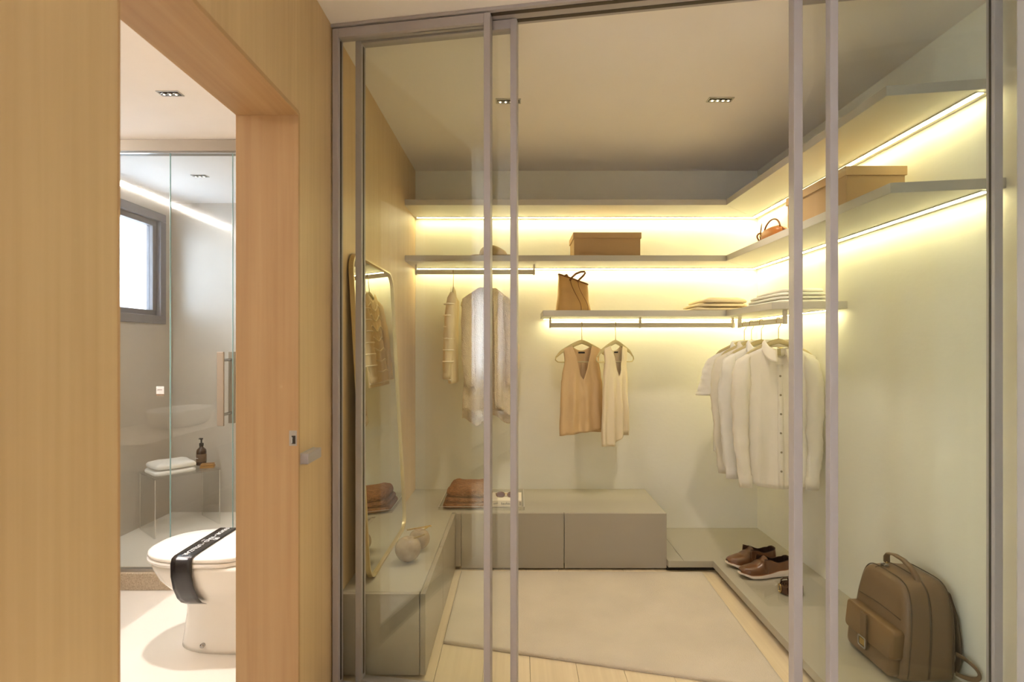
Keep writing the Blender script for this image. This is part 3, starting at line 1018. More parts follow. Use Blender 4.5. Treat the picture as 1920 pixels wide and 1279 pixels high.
def garment(name, label, cat, m, x, y, zrail, rz, shoulder=0.19, length=0.62, neck=0.085, neck_front=0.20, neck_back=0.02, side=None, hem=None,
            slope=0.065, depth=0.045, fold=0.012, nfold=5, top=-0.118, seed_=1.0, group=None, sag=0.02, open_front=0.0, vexp=1.0, solid=0.0015, rib=None, nv=34):
    """Front and back panels joined at shoulders and sides; origin on the rail, local -Y is the front."""
    r = thing(name, label, cat, (x, y, zrail), rz, group)
    side = side or [(0, 0.0), (0.12, -0.018), (0.30, -0.004), (1, 0.02)]
    hem = hem or (lambda u, f: 0.0)
    nu = 56

    def pt(u, v, f):
        au = abs(u)
        un = neck / shoulder
        zsh = top - slope * max(0.0, (au - un)) / (1 - un)
        if au < un:
            k = au / un
            if f > 0:
                zsh = top - neck_front * (1 - k ** vexp)
            else:
                zsh = top - neck_back * (1 - k ** 2)
        zb_ = top - length + hem(u, f) - sag * 0
        z = zsh + (zb_ - zsh) * v
        zr = (top - z) / length
        hw = shoulder + interp(side, min(1, max(0, zr)))
        xx = u * hw
        fade = (1 - au ** 4)
        dd = interp([(0, 0.010), (0.15, depth * 0.7), (1, depth)], zr)
        yy = -f * dd * math.sqrt(max(0, 1 - au ** 2.2))
        a = fold * smooth01((zr - 0.12) / 0.6)
        yy += a * fade * (math.sin(u * PI * nfold + seed_ * 2 + 0.8 * f) + 0.6 * nz(u * 3 + seed_, zr * 1.4, f * 3 + seed_))
        yy += fade * (0.004 * nz(u * 5 + seed_ * 4, zr * 7, f * 2.0) + 0.0022 * nz(u * 12 + seed_, zr * 17, f * 5.0)) * smooth01(zr / 0.08)
        xx += 0.004 * nz(zr * 6, seed_ * 7, u * 2)
        return (xx, yy, z)
    mb = MB()
    us = [-1 + 2 * i / nu for i in range(nu + 1)]
    for f in (1, -1):
        o = len(mb.v)
        for j in range(nv + 1):
            for u in us:
                mb.v.append(pt(u, j / nv, f))
        for j in range(nv):
            for i in range(nu):
                um = (us[i] + us[i + 1]) / 2
                if f > 0 and open_front and abs(um) < open_front:
                    continue
                q = (o + j * (nu + 1) + i, o + j * (nu + 1) + i + 1, o + (j + 1) * (nu + 1) + i + 1, o + (j + 1) * (nu + 1) + i)
                mb.f.append(q if f > 0 else q[::-1])
    mb.build('body', m, r, smooth=True, solid=solid)
    return r, pt


def sleeve(r, m, pts, rads, flat=0.5, seed_=1.0, wrinkle=0.006, seg=18, n=26, cuff=None, name='sleeve'):
    """Soft tube through pts with wrinkles; local coordinates of the garment."""
    pts = [Vector(p) for p in pts]
    # resample
    L_ = [0]
    for a, b in zip(pts, pts[1:]):
        L_.append(L_[-1] + (b - a).length)

    def at(t):
        s = t * L_[-1]
        for k in range(len(pts) - 1):
            if s <= L_[k + 1] + 1e-9:
                q = (s - L_[k]) / max(1e-6, L_[k + 1] - L_[k])
                return pts[k].lerp(pts[k + 1], q), rads[k] + (rads[k + 1] - rads[k]) * q
        return pts[-1], rads[-1]
    rings = []
    for j in range(n + 1):
        t = j / n
        p, rd = at(t)
        ring = []
        for k in range(seg):
            a = 2 * PI * k / seg
            dx, dy = rd * math.cos(a), rd * flat * math.sin(a)
            wv = 1 + min(0.5, wrinkle / rd) * (nz(math.cos(a) * 2 + seed_ * 3, math.sin(a) * 2, t * 9 + seed_) + 0.6 * nz(math.cos(a) * 4 + seed_, math.sin(a) * 4, t * 26))* 1.6
            ring.append((p.x + dx * wv, p.y + dy * wv, p.z + 0.3 * dx * (1 - t) * 0.2))
        rings.append(ring)
    mb = MB()
    mb.loft(rings, caps=False)
    s = mb.build(name, m, r, smooth=True, solid=0.0015)
    if cuff:
        p, rd = at(1.0)
        mb = MB()
        mb.loft([[(p.x + (rd + 0.003) * q * math.cos(2 * PI * k / seg), p.y + (rd + 0.003) * q * flat * math.sin(2 * PI * k / seg), p.z + dz) for k in range(seg)]
                 for q, dz in ((0.98, cuff), (1.05, cuff * 0.5), (1.0, -0.001), (0.9, 0.0), (0.9, cuff * 0.8))], caps=False)
        mb.build('cuff', m, s, smooth=True)
    return s


def collar(r, m, z0, rx=0.070, ry=0.045, h=0.036, drop=0.055, gap=0.30, fz=0.050):
    """Shirt collar: stand plus turned-down leaf with points at the front (-Y)."""
    def fn(u, v):
        a = -PI / 2 + gap + (2 * PI - 2 * gap) * u
        front = smooth01((math.cos(a + PI / 2) + 0.2) / 1.2)
        base = z0 - fz * front
        ca, sa = math.cos(a), math.sin(a)
        if v < 0.4:
            k = v / 0.4
            return ((rx - 0.004 * k) * ca, (ry - 0.003 * k) * sa, base + h * k)
        k = (v - 0.4) / 0.6
        dr = drop * (0.75 + 0.55 * front)
        return ((rx - 0.004 + 0.022 * k ** 0.7) * ca, (ry - 0.003 + 0.016 * k ** 0.7) * sa - 0.010 * front * k, base + h - dr * k + 0.005 * math.sin(PI * k))
    MB().grid(fn, 44, 12).build('collar', m, r, smooth=True, solid=0.002)


def tag_part(r, x, y, z, w, h, m, rx=0.0, word=None):
    o = MB().box(x - w / 2, x + w / 2, y - 0.0008, y + 0.0002, z - h / 2, z + h / 2).build('neck_label', m, r)
    if word:
        pass
    return o


ZR1 = 1.778 + 0.0165
ZR2 = 1.438 + 0.0165
ZR3 = 1.436 + 0.0165

# --- striped knit, seen edge-on at the left
gx, gy, ga = -0.410, 3.42, math.radians(-87)
hanger('hanger carrying the striped cream knit, nearest the mirror', gx, gy, ZR1, ga, 0.34)
r, pt = garment('striped_knit', 'cream knit top with horizontal ribs, hanging edge-on nearest the mirror', 'knit top', 'stripe_cream', gx, gy, ZR1, ga,
                shoulder=0.175, length=0.60, neck=0.075, neck_front=0.055, depth=0.026, fold=0.004, nfold=3, seed_=1.3, vexp=2.2)
for k in range(8):
    v = 0.12 + k * 0.12
    MB().tube([Vector(pt(-1 + 2 * i / 40, v, 1)) + Vector((0, -0.002, 0)) for i in range(41)], 0.0045, 6).build('rib', 'rib_cream', r, smooth=True)
sleeve(r, 'stripe_cream', [(0.130, 0.0, -0.160), (0.156, 0.0, -0.195), (0.178, -0.012, -0.36), (0.180, -0.02, -0.56), (0.172, -0.03, -0.69)], [0.012, 0.040, 0.046, 0.042, 0.030], 0.7, 2.1, cuff=0.035)
s = r.children[-1]
for z in (-0.235, -0.305, -0.375, -0.445, -0.515, -0.585):
    q = (-0.185 - z) / 0.505
    rd = 0.045
    MB().tube([(0.171 + 0.01 * q + rd * math.cos(t * PI / 10), -0.012 - 0.010 * q + 0.7 * rd * math.sin(t * PI / 10), z) for t in range(20)], 0.0042, 6, closed=True).build('rib', 'rib_cream', s, smooth=True)
sleeve(r, 'stripe_cream', [(-0.130, 0.0, -0.160), (-0.156, 0.0, -0.195), (-0.176, -0.008, -0.36), (-0.178, -0.012, -0.56), (-0.168, -0.02, -0.69)], [0.012, 0.040, 0.044, 0.040, 0.030], 0.7, 5.1, cuff=0.035)

# --- open knit cardigan
gx, gy, ga = -0.190, 3.40, math.radians(31)
hanger('hanger carrying the speckled cream cardigan under the hat', gx, gy, ZR1, ga, 0.36)
r, pt = garment('cardigan', 'loose speckled cream cardigan hanging open under the hat', 'cardigan', 'knit_cream', gx, gy, ZR1, ga,
                shoulder=0.155, length=0.80, neck=0.055, neck_front=0.012, neck_back=0.012, depth=0.032, fold=0.012, nfold=4, seed_=2.6, open_front=0.22,
                hem=lambda u, f: 0.03 * math.sin(u * 5) - 0.05 * (f < 0), solid=0.003)
sleeve(r, 'knit_cream', [(0.110, 0.0, -0.160), (0.138, 0.0, -0.195), (0.165, -0.02, -0.40), (0.170, -0.03, -0.62), (0.150, -0.04, -0.745)], [0.012, 0.042, 0.050, 0.046, 0.032], 0.6, 3.3)
sleeve(r, 'knit_cream', [(-0.110, 0.0, -0.160), (-0.138, 0.0, -0.195), (-0.146, -0.015, -0.40), (-0.146, -0.02, -0.60), (-0.135, -0.03, -0.74)], [0.012, 0.038, 0.042, 0.040, 0.030], 0.6, 7.3)
for sx in (-1, 1):
    MB().tube([Vector(pt(sx * 0.25, v / 20, 1)) + Vector((0, -0.003, 0)) for v in range(21)], 0.008, 7, flat=((0, 1, 0), 0.4)).build('edge_band', 'knit_cream', r, smooth=True)

# --- two sleeveless tops
gx, gy, ga = 0.412, 3.41, math.radians(14)
hanger('hanger carrying the beige satin vest', gx, gy, ZR2, ga, 0.345)
r, pt = garment('satin_vest', 'beige satin sleeveless top with a deep V neck', 'top', 'satin_beige', gx, gy, ZR2, ga, shoulder=0.128, length=0.555, neck=0.066,
                neck_front=0.215, neck_back=0.030, slope=0.020, depth=0.034, fold=0.0105, nfold=3.4, seed_=1.1, top=-0.148,
                side=[(0, 0.0), (0.18, -0.012), (0.36, 0.004), (0.42, 0.012), (1, 0.022)], hem=lambda u, f: 0.02 * (u + 0.2) if f > 0 else -0.004, vexp=1.25)
tag_part(r, 0.0, 0.004, -0.192, 0.044, 0.011, 'print_black')
gx, gy, ga = 0.628, 3.41, math.radians(38)
hanger('hanger carrying the ivory satin vest, right of the beige one', gx, gy, ZR2, ga, 0.345)
r, pt = garment('satin_vest', 'ivory satin sleeveless top with a long slanted hem', 'top', 'satin_ivory', gx, gy, ZR2, ga, shoulder=0.112, length=0.585, neck=0.056,
                neck_front=0.195, neck_back=0.030, slope=0.020, depth=0.038, fold=0.014, nfold=3.6, seed_=4.7, top=-0.148,
                side=[(0, 0.0), (0.18, -0.012), (0.36, 0.0), (1, 0.016)], hem=lambda u, f: (0.075 * smooth01((u + 0.5) / 1.0) - 0.045) if f > 0 else -0.0, vexp=1.25)
tag_part(r, 0.01, 0.005, -0.190, 0.036, 0.010, 'print_black')


# --- four white shirts on the right-hand rail
def shirt(label, hlabel, y, rz, m, long=True, dx=0.0, length=0.755, seed_=1.0, wide=0.205, rcut=1.0):
    hanger(hlabel, RX, y, ZR3, rz, 0.37, across=0.0)
    r, pt = garment('linen_shirt', label, 'shirt', m, RX, y, ZR3, rz, shoulder=wide, length=length, neck=0.068, neck_front=0.062, neck_back=0.014,
                    slope=0.058, depth=0.036, fold=0.007, nfold=3.2, seed_=seed_, top=-0.150,
                    side=[(0, 0.0), (0.2, -0.012), (0.5, -0.010), (1, 0.0)], hem=lambda u, f: 0.055 * abs(u) ** 3, group='white shirts on the right-hand rail', vexp=1.6)
    collar(r, m, -0.150)
    for s in (-1, 1):
        if long:
            k = 0.0 if s < 0 else -0.026
            sleeve(r, m, [(s * (wide - 0.040 + k), 0.0, -0.192), (s * (wide - 0.012 + k), -0.006, -0.222), (s * (wide + 0.000 + k), -0.014, -0.29), (s * (wide + 0.010 + k), -0.020, -0.45), (s * (wide + 0.004 + k), -0.032, -0.70), (s * (wide - 0.014 + k), -0.042, -0.90)],
                   [0.010, 0.036, 0.046, 0.044, 0.036, 0.030], 0.55, seed_ + s, cuff=0.065, n=44, wrinkle=0.0065)
        else:
            k = 0.0 if s < 0 else -0.06
            sleeve(r, m, [(s * (wide - 0.040 + k), 0.0, -0.192), (s * (wide - 0.008 + k), -0.006, -0.225), (s * (wide + 0.014 + k), -0.012, -0.30), (s * (wide + 0.048 + k), -0.020, -0.45)], [0.010, 0.042, 0.054, 0.060], 0.5, seed_ + s, cuff=0.02, n=36)
    # placket and buttons
    pl_ = MB()
    us = (-0.08, 0.08)
    rows = [[Vector(pt(u, 0.06 + 0.94 * k / 24, 1)) + Vector((0, -0.0022, 0)) for u in us] for k in range(25)]
    pl_.loft(rows, closed=False, caps=False)
    p_ = pl_.build('placket', m, r, smooth=True, solid=0.0012)
    for k in range(6):
        q = Vector(pt(0.0, 0.14 + 0.145 * k, 1)) + Vector((0, -0.0035, 0))
        b = MB()
        b.loft([[(q.x + 0.0055 * a * math.cos(2 * PI * j / 12), q.y + d, q.z + 0.0055 * a * math.sin(2 * PI * j / 12)) for j in range(12)] for a, d in ((1, 0.001), (1, -0.0015), (0.7, -0.002))])
        b.build('button', 'button', r)
    tag_part(r, 0.0, 0.010, -0.182, 0.030, 0.036, 'garment_tag')
    return r


shirt('white short-sleeved shirt hanging last, nearest the back wall', 'hanger of the short-sleeved white shirt nearest the back wall', 3.285, math.radians(-4), 'linen_white', False, seed_=1.7, wide=0.188, length=0.70)
shirt('white shirt hanging second from the back wall', 'hanger of the white shirt second from the back wall', 3.185, math.radians(-5), 'linen_ivory', True, seed_=3.1, wide=0.184)
shirt('white long-sleeved shirt directly behind the front one', 'hanger of the white shirt directly behind the front one', 3.055, math.radians(-6), 'linen_white', True, seed_=5.9, wide=0.188)
shirt('ivory button-front shirt hanging first, nearest the doors', 'hanger of the front ivory shirt nearest the doors', 2.855, math.radians(-8), 'linen_ivory', True, seed_=8.3, wide=0.192)

# ------------------------------------------------------------------ loafers, belt, acrylic sheet on the platform
tray('clear acrylic sheet on the platform under the loafers and belt', 1.190, 1.560, 2.53, 3.13, PT, 0.0, 0.006)
PZ = PT + 0.0062


def loafer(label, x, y, rz):
    """Toe towards local -X; origin under the middle of the sole."""
    r = thing('loafer', label, 'shoe', (x, y, PZ), rz, 'pair of brown loafers')
    Ls = 0.29

    def hw(t):           # half width, t 0 toe .. 1 heel
        return interp([(0, 0.012), (0.06, 0.030), (0.16, 0.043), (0.34, 0.050), (0.6, 0.039), (0.82, 0.037), (0.95, 0.030), (1, 0.016)], t)

    def zs(t):           # sole bottom
        return 0.016 * (1 - smooth01(t / 0.22)) + 0.0005 + 0.006 * smooth01((t - 0.93) / 0.07)

    def zt(t):           # sole top
        return interp([(0, 0.027), (0.2, 0.018), (0.5, 0.022), (0.75, 0.034), (1, 0.036)], t)

    nt_ = 36
    rings = []
    for k in range(nt_ + 1):
        t = k / nt_
        h = hw(t) + 0.004
        xx = -Ls / 2 + Ls * t
        a, b = zs(t), zt(t)
        rings.append([(xx, -h * 0.93, a), (xx, h * 0.93, a), (xx, h, (a + b) / 2), (xx, h * 0.985, b), (xx, -h * 0.985, b), (xx, -h, (a + b) / 2)])
    MB().loft(rings).build('sole', 'shoe_sole', r, smooth=False, bevel=0.001)

    def up(t):           # height of the upper along the ridge
        return interp([(0, 0.036), (0.10, 0.052), (0.26, 0.062), (0.40, 0.080), (0.50, 0.100), (0.52, 0.101), (1, 0.101)], t)
    mb = MB()
    seg = 20
    rings = []
    for k in range(nt_ + 1):
        t = 0.012 + 0.47 * k / nt_
        h = hw(t)
        zt_, zu = zt(t) - 0.003, up(t)
        xx = -Ls / 2 + Ls * t
        ring = []
        for j in range(seg + 1):
            a = PI * j / seg
            ring.append((xx + 0.012 * math.sin(a) * (k / nt_), -h * math.copysign(abs(math.cos(a)) ** 0.75, math.cos(a)), zt_ + (zu - zt_) * math.sin(a) ** 0.8))
        rings.append(ring)
    mb.loft(rings, closed=False, caps=False)
    mb.build('vamp', 'shoe_leather', r, smooth=True, solid=0.003)

    # quarters: wall around the heel, open at the top
    def wall(u, v):
        # u runs from the vamp on one side round the heel to the other side
        s = 2 * u - 1
        t = 1 - abs(s) ** 1.6 * 0.58
        t = min(t, 0.998)
        side = -1 if s < 0 else 1
        h = hw(t)
        yy = side * h
        if abs(s) < 0.16:
            t2 = 0.985 + 0.013 * (1 - (abs(s) / 0.16) ** 2)
            t = t2
            yy = hw(0.96) * s / 0.16 * 0.9
        xx = -Ls / 2 + Ls * t
        toph = interp([(0, 0.098), (0.42, 0.098), (0.52, 0.092), (0.72, 0.074), (0.9, 0.082), (1, 0.092)], t)
        zz = zt(t) - 0.003 + (toph - zt(t) + 0.003) * v
        inn_ = 1 - 0.16 * v ** 2
        return (xx - 0.004 * v * (t > 0.9), yy * inn_, zz)
    MB().grid(wall, 48, 8).build('quarter', 'shoe_leather', r, smooth=True, solid=0.003)
    rings = []
    for k in range(20):
        t = 0.40 + 0.57 * k / 19
        h = hw(t) * 0.90
        rings.append([(-Ls / 2 + Ls * t, -h, zt(t) + 0.003), (-Ls / 2 + Ls * t, h, zt(t) + 0.003)])
    MB().loft(rings, closed=False, caps=False).build('insole', 'shoe_lining', r, solid=0.002)
    rim = [Vector(wall(i / 48, 1.0)) for i in range(49)]
    MB().tube(rim, 0.0022, 6).build('collar_edge', 'shoe_lining', r, smooth=True)
    # inside lining
    def inner(u, v):
        p = Vector(wall(u, v * 0.96))
        return (p.x - 0.004 * (p.x > 0.1), p.y * 0.90, p.z)
    MB().grid(inner, 48, 6).build('lining', 'shoe_lining', r, smooth=True)
    welt = [(-Ls / 2 + Ls * (0.02 + 0.96 * k / 30), -(hw(0.02 + 0.96 * k / 30) + 0.002), zt(0.02 + 0.96 * k / 30) + 0.001) for k in range(31)]
    MB().tube(welt, 0.002, 6).build('welt', 'cognac_dark', r, smooth=True)
    return r


loafer('nearer brown leather loafer with a pale sole, beside the coiled belt', 1.328, 2.868, math.radians(8))
loafer('farther brown leather loafer, partly behind its pair', 1.314, 3.005, math.radians(8))

r = thing('belt', 'dark brown leather belt rolled into a coil beside the loafers', 'belt', (1.372, 2.665, PZ), 0)
n_ = 150
rings = []
for k in range(n_):
    t = k / (n_ - 1)
    a = 2 * PI * 3.2 * t + 2.6
    rad = 0.024 + 0.030 * t
    c_, s_ = math.cos(a), math.sin(a)
    rings.append([(rad * c_, rad * s_, 0.001), ((rad + 0.0035) * c_, (rad + 0.0035) * s_, 0.001), ((rad + 0.0035) * c_, (rad + 0.0035) * s_, 0.036), (rad * c_, rad * s_, 0.036)])
MB().loft(rings).build('strap', 'belt', r)
MB().tube([(-0.060 + 0.0 * a, 0.002 + 0.014 * math.cos(a), 0.020 + 0.020 * math.sin(a)) for a in [k * PI / 8 for k in range(16)]], 0.0025, 7, closed=True).build('buckle', 'gold', r, smooth=True)
MB().tube([(-0.035, 0.040, 0.030), (-0.033, 0.041, 0.046), (-0.020, 0.046, 0.050), (0.006, 0.053, 0.048), (0.010, 0.054, 0.030)], 0.004, 7, flat=((0, 1, 0), 0.5)).build('keeper_loop', 'belt', r, smooth=True)

# ------------------------------------------------------------------ backpack
r = thing('backpack', 'taupe leather backpack with a front flap pocket, standing on the platform', 'backpack', (1.395, 2.085, PT + 0.0005), 0)
BW, BHH = 0.152, 0.355


def bp_ring(s, n=64):
    """Outline in (y, z): flat base with round corners, domed top."""
    out_ = []
    base = [(-1, 0.08), ]
    for k in range(n):
        a = 2 * PI * k / n
        ca, sa = math.cos(a), math.sin(a)
        if sa < 0:
            y_ = BW * math.copysign(abs(ca) ** 0.30, ca)
            z = 0.10 + 0.10 * math.copysign(abs(sa) ** 0.30, sa)
        else:
            y_ = BW * math.copysign(abs(ca) ** 0.42, ca)
            z = 0.10 + (BHH - 0.10) * abs(sa) ** 0.52
        y_ = y_ * (1 - 0.07 * smooth01((z - 0.12) / 0.25))
        out_.append((y_ * s, 0.10 + (z - 0.10) * s if z > 0.1 else 0.10 + (z - 0.10) * (0.5 + 0.5 * s)))
    return out_


def bx_(xx, z):
    return xx + 0.034 * (max(z, 0.0) / BHH) ** 1.2 * (1 - xx / 0.26)


rings = []
for xx, s in ((0.0, 0.80), (0.004, 0.92), (0.014, 0.985), (0.03, 1.0), (0.09, 1.015), (0.15, 1.0), (0.185, 0.985), (0.198, 0.93), (0.203, 0.82)):
    rings.append([(bx_(xx, z), y_, max(z, 0.0)) for y_, z in bp_ring(s)])
MB().loft(rings).build('body', 'taupe_leather', r, smooth=True)
for xx, nm, rd, m in ((0.020, 'piping', 0.0022, 'taupe_dark'), (0.095, 'zip', 0.0045, 'taupe_dark'), (0.182, 'piping', 0.0022, 'taupe_dark')):
    pts = [(bx_(xx, z), y_, z) for y_, z in bp_ring(1.008) if z > 0.02]
    k0 = max(range(len(pts)), key=lambda i_: (Vector(pts[i_]) - Vector(pts[i_ - 1])).length)
    pts = pts[k0:] + pts[:k0]
    MB().tube(pts, rd, 6).build(nm, m, r, smooth=True)
# upper seam on the front panel
MB().tube([(bx_(-0.0, 0.225) - 0.001, -0.118 + 0.236 * k / 12, 0.222 + 0.006 * math.sin(k / 12 * PI)) for k in range(13)], 0.002, 6).build('seam', 'taupe_dark', r, smooth=True)
# front pocket with flap, strap and buckle
pk = []
for xx, s in ((0.012, 1.0), (-0.018, 1.0), (-0.026, 0.97), (-0.029, 0.88)):
    pk.append([(bx_(xx, z) , y_ * s, 0.098 + (z - 0.098) * s) for y_, z in rrect(-0.130, 0.134, 0.012, 0.178, 0.022, 5)])
p_ = MB().loft(pk).build('pocket', 'taupe_leather', r, smooth=True)
fp = []
for xx, s in ((0.010, 1.0), (-0.030, 1.0), (-0.034, 0.985), (-0.036, 0.95)):
    fp.append([(bx_(xx, z) - 0.001, y_ * s, 0.132 + (z - 0.132) * s) for y_, z in rrect(-0.139, 0.141, 0.080, 0.186, 0.016, 5)])
f_ = MB().loft(fp).build('flap', 'taupe_flap', r, smooth=True)
MB().box(-0.037, -0.030, -0.004, 0.030, 0.045, 0.185).build('strap_tab', 'taupe_leather', f_, bevel=0.002)
MB().tube([(-0.041, 0.013 + a, b) for a, b in rrect(-0.021, 0.021, 0.053, 0.091, 0.006, 3)], 0.0028, 7, closed=True).build('buckle', 'steel', f_, smooth=True)
MB().box(-0.0405, -0.0375, -0.002, 0.028, 0.059, 0.085).build('buckle_plate', 'gold', f_, bevel=0.001)
# carry handle, zip pulls
hp = [(0.115, -0.080, 0.300), (0.112, -0.086, 0.330), (0.110, -0.078, 0.360), (0.108, -0.050, 0.388), (0.106, -0.010, 0.402), (0.106, 0.035, 0.404), (0.106, 0.072, 0.396), (0.108, 0.086, 0.380), (0.110, 0.088, 0.352)]
hd = MB().tube(hp, 0.012, 10, flat=((0, 0.5, 1), 0.35)).build('handle', 'taupe_leather', r, smooth=True)
for y_, z in ((-0.086, 0.318), (0.087, 0.356)):
    MB().lathe([(0.0005, 0), (0.005, 0.0005), (0.004, 0.003), (0.0005, 0.004)], (0, 0, 0), 10).build('rivet', 'gold', hd, M=Matrix.Translation((0.103, y_ - 0.010, z)) @ Matrix.Rotation(PI / 2, 4, 'X'))
for dy in (0.035, 0.055):
    MB().tube([(0.080, dy, 0.362), (0.072, dy - 0.004, 0.368), (0.064, dy, 0.362), (0.072, dy + 0.004, 0.358)], 0.0035, 6, closed=True).build('zip_pull', 'steel', r, smooth=True)
MB().tube([(bx_(0.060, 0.356), 0.042, 0.358), (bx_(0.030, 0.354), 0.050, 0.356), (bx_(0.012, 0.34), 0.056, 0.346)], [0.004, 0.005, 0.003], 6).build('zip_tail', 'taupe_dark', r, smooth=True)
# shoulder straps on the wall side
for sy in (-1, 1):
    st = [(0.190, sy * 0.06, 0.325), (0.214, sy * 0.082, 0.300), (0.224, sy * 0.100, 0.235), (0.226, sy * 0.118, 0.150), (0.222, sy * 0.132, 0.085), (0.205, sy * 0.138, 0.040)]
    MB().tube(st, [0.020, 0.026, 0.026, 0.022, 0.014, 0.012], 10, flat=((1, 0, 0.1), 0.28)).build('shoulder_strap', 'taupe_dark', r, smooth=True)
MB().tube([(0.200 + 0.022 * math.sin(PI * t / 16), -0.145 - 0.075 * math.sin(PI * t / 16), 0.078 - 0.036 * math.cos(PI * t / 16)) for t in range(17)], 0.008, 8, flat=((1, 0, 0), 0.4)).build('strap_loop', 'taupe_leather', r, smooth=True)

# ------------------------------------------------------------------ recessed downlights
def downlight(label, x, y, z, cells=4, power=0.0, col=(1.0, 0.93, 0.87)):
    r = thing('downlight', label, 'downlight', (x, y, z), 0, 'small multi-cell ceiling downlights')
    wdt = 0.026 * cells + 0.006
    t = MB()
    for a, b, c_, d in ((-wdt / 2 - 0.006, wdt / 2 + 0.006, -0.024, -0.018), (-wdt / 2 - 0.006, wdt / 2 + 0.006, 0.018, 0.024), (-wdt / 2 - 0.006, -wdt / 2, -0.018, 0.018), (wdt / 2, wdt / 2 + 0.006, -0.018, 0.018)):
        t.box(a, b, c_, d, -0.004, -0.0003)
    t.build('trim_ring', 'steel', r)
    MB().box(-wdt / 2, wdt / 2, -0.018, 0.018, -0.0012, -0.0003).build('back_plate', 'track_dark', r)
    for k in range(cells):
        cx = (k - (cells - 1) / 2) * 0.026
        c_ = MB().lathe([(0.0115, -0.0075), (0.0125, -0.0075), (0.0100, -0.0014), (0.0072, -0.0014)], (cx, 0, 0), 16).build('reflector', 'chrome', r, smooth=True)
        MB().lathe([(0.0002, -0.0085), (0.0040, -0.0080), (0.0055, -0.0016), (0.0002, -0.0016)], (cx, 0, 0), 12).build('bulb', 'lamp_cell', c_)
    if power:
        l = bpy.data.lights.new('downlight_beam', 'SPOT')
        l.energy = power
        l.color = col
        l.spot_size = math.radians(95)
        l.spot_blend = 0.7
        l.shadow_soft_size = 0.05
        lo = bpy.data.objects.new('downlight_beam', l)
        lo.location = (0, 0, -0.012)
        COL.objects.link(lo)
        lo.parent = r
    return r


downlight('closet ceiling downlight behind the slender door edge, left of centre', -0.044, 2.605, H, 4, SPOT_CLOSET, (1.0, 0.88, 0.74))
downlight('closet ceiling downlight above the open gap between the doors', 0.985, 2.59, H, 4, SPOT_CLOSET, (1.0, 0.88, 0.74))
downlight('bathroom ceiling downlight just inside the doorway', -1.515, 2.327, BH, 3, SPOT_BATH, (1.0, 0.96, 0.94))
downlight('shower ceiling downlight beyond the glass', -2.05, 3.445, BH, 3, SPOT_BATH * 0.12)
downlight('added unseen ceiling downlight behind the viewer, brightening the hall', -0.15, -0.6, H, 4, HALL_FILL, (1.0, 0.93, 0.88))  # added out of view to give the hall ambient light

# ------------------------------------------------------------------ door hardware on the oak wall
r = thing('door_pull', 'grey rectangular door pull on the oak wall beside the doorway', 'handle', (XL, 1.702, 0.921), 0)
MB().box(0.0005, 0.026, 0.004, 0.118, 0.0, 0.033).build('grip', 'frame_metal', r, bevel=0.0012)
MB().box(0.0002, 0.0015, 0.002, 0.120, -0.002, 0.035).build('back_plate', 'steel', r)
r = thing('strike_plate', 'small steel strike plate let into the doorway jamb', 'strike plate', (-0.709, D1 - 0.0121, 0.985), 0)
MB().box(-0.014, 0.010, -0.0012, -0.0001, -0.002, 0.046).build('plate', 'steel', r, bevel=0.0004)
MB().box(-0.006, 0.006, -0.0016, -0.0011, 0.004, 0.030).build('slot', 'dark_gap', r)
MB().box(-0.007, -0.003, -0.0030, -0.0015, 0.006, 0.026).build('latch_tongue', 'chrome', r, bevel=0.0005)

# ------------------------------------------------------------------ bathroom: shower glass
enc = thing('shower_enclosure', 'clear glass shower enclosure with a long pull handle, on a stone kerb', 'shower screen', (0, SHOWER_Y, 0), 0)


def shower_panel(name, x0, x1):
    z0, z1 = 0.108, BH - 0.066
    p = MB().box(x0 + 0.002, x1 - 0.002, -0.004, 0.004, z0, z1).build(name, 'shower_glass', enc)
    MB().box(x1 - 0.002, x1, -0.004, 0.004, z0, z1).build('polished_edge', 'glass_edge', p)
    return p


E1, E2 = -1.866, -1.530
pa = shower_panel('glass_panel', BL + 0.002, E1)
MB().box(-1.940, -1.898, -0.0052, -0.0044, 1.045, 1.086).build('sticker', 'sticker_white', pa)
MB().box(-1.940, -1.898, -0.0052, -0.0044, 1.036, 1.0448).build('sticker_band', 'paper_label', pa)
MB().box(-1.933, -1.908, -0.0055, -0.0052, 1.066, 1.069).build('sticker_print', 'paper_label', pa)
pb = shower_panel('glass_door', E1 + 0.004, E2)
shower_panel('glass_panel', E2 + 0.004, XLB - 0.002)
for y0_, y1_ in ((-0.062, -0.050), (0.050, 0.062)):
    MB().box(-1.583, -1.548, y0_, y1_, 0.880, 1.272).build('pull_handle', 'brushed_taupe', pb, bevel=0.002)
for z in (0.938, 1.228):
    MB().tube([(-1.5655, -0.050, z), (-1.5655, 0.050, z)], 0.008, 12).build('standoff', 'chrome', pb, smooth=False)
MB().box(BL + 0.001, XLB - 0.001, -0.012, 0.012, 0.0925, 0.1075).build('bottom_rail', 'steel', enc, bevel=0.001)
MB().box(BL + 0.001, XLB - 0.001, -0.008, 0.008, BH - 0.0655, BH - 0.0625).build('top_rail', 'steel', enc, bevel=0.0005)

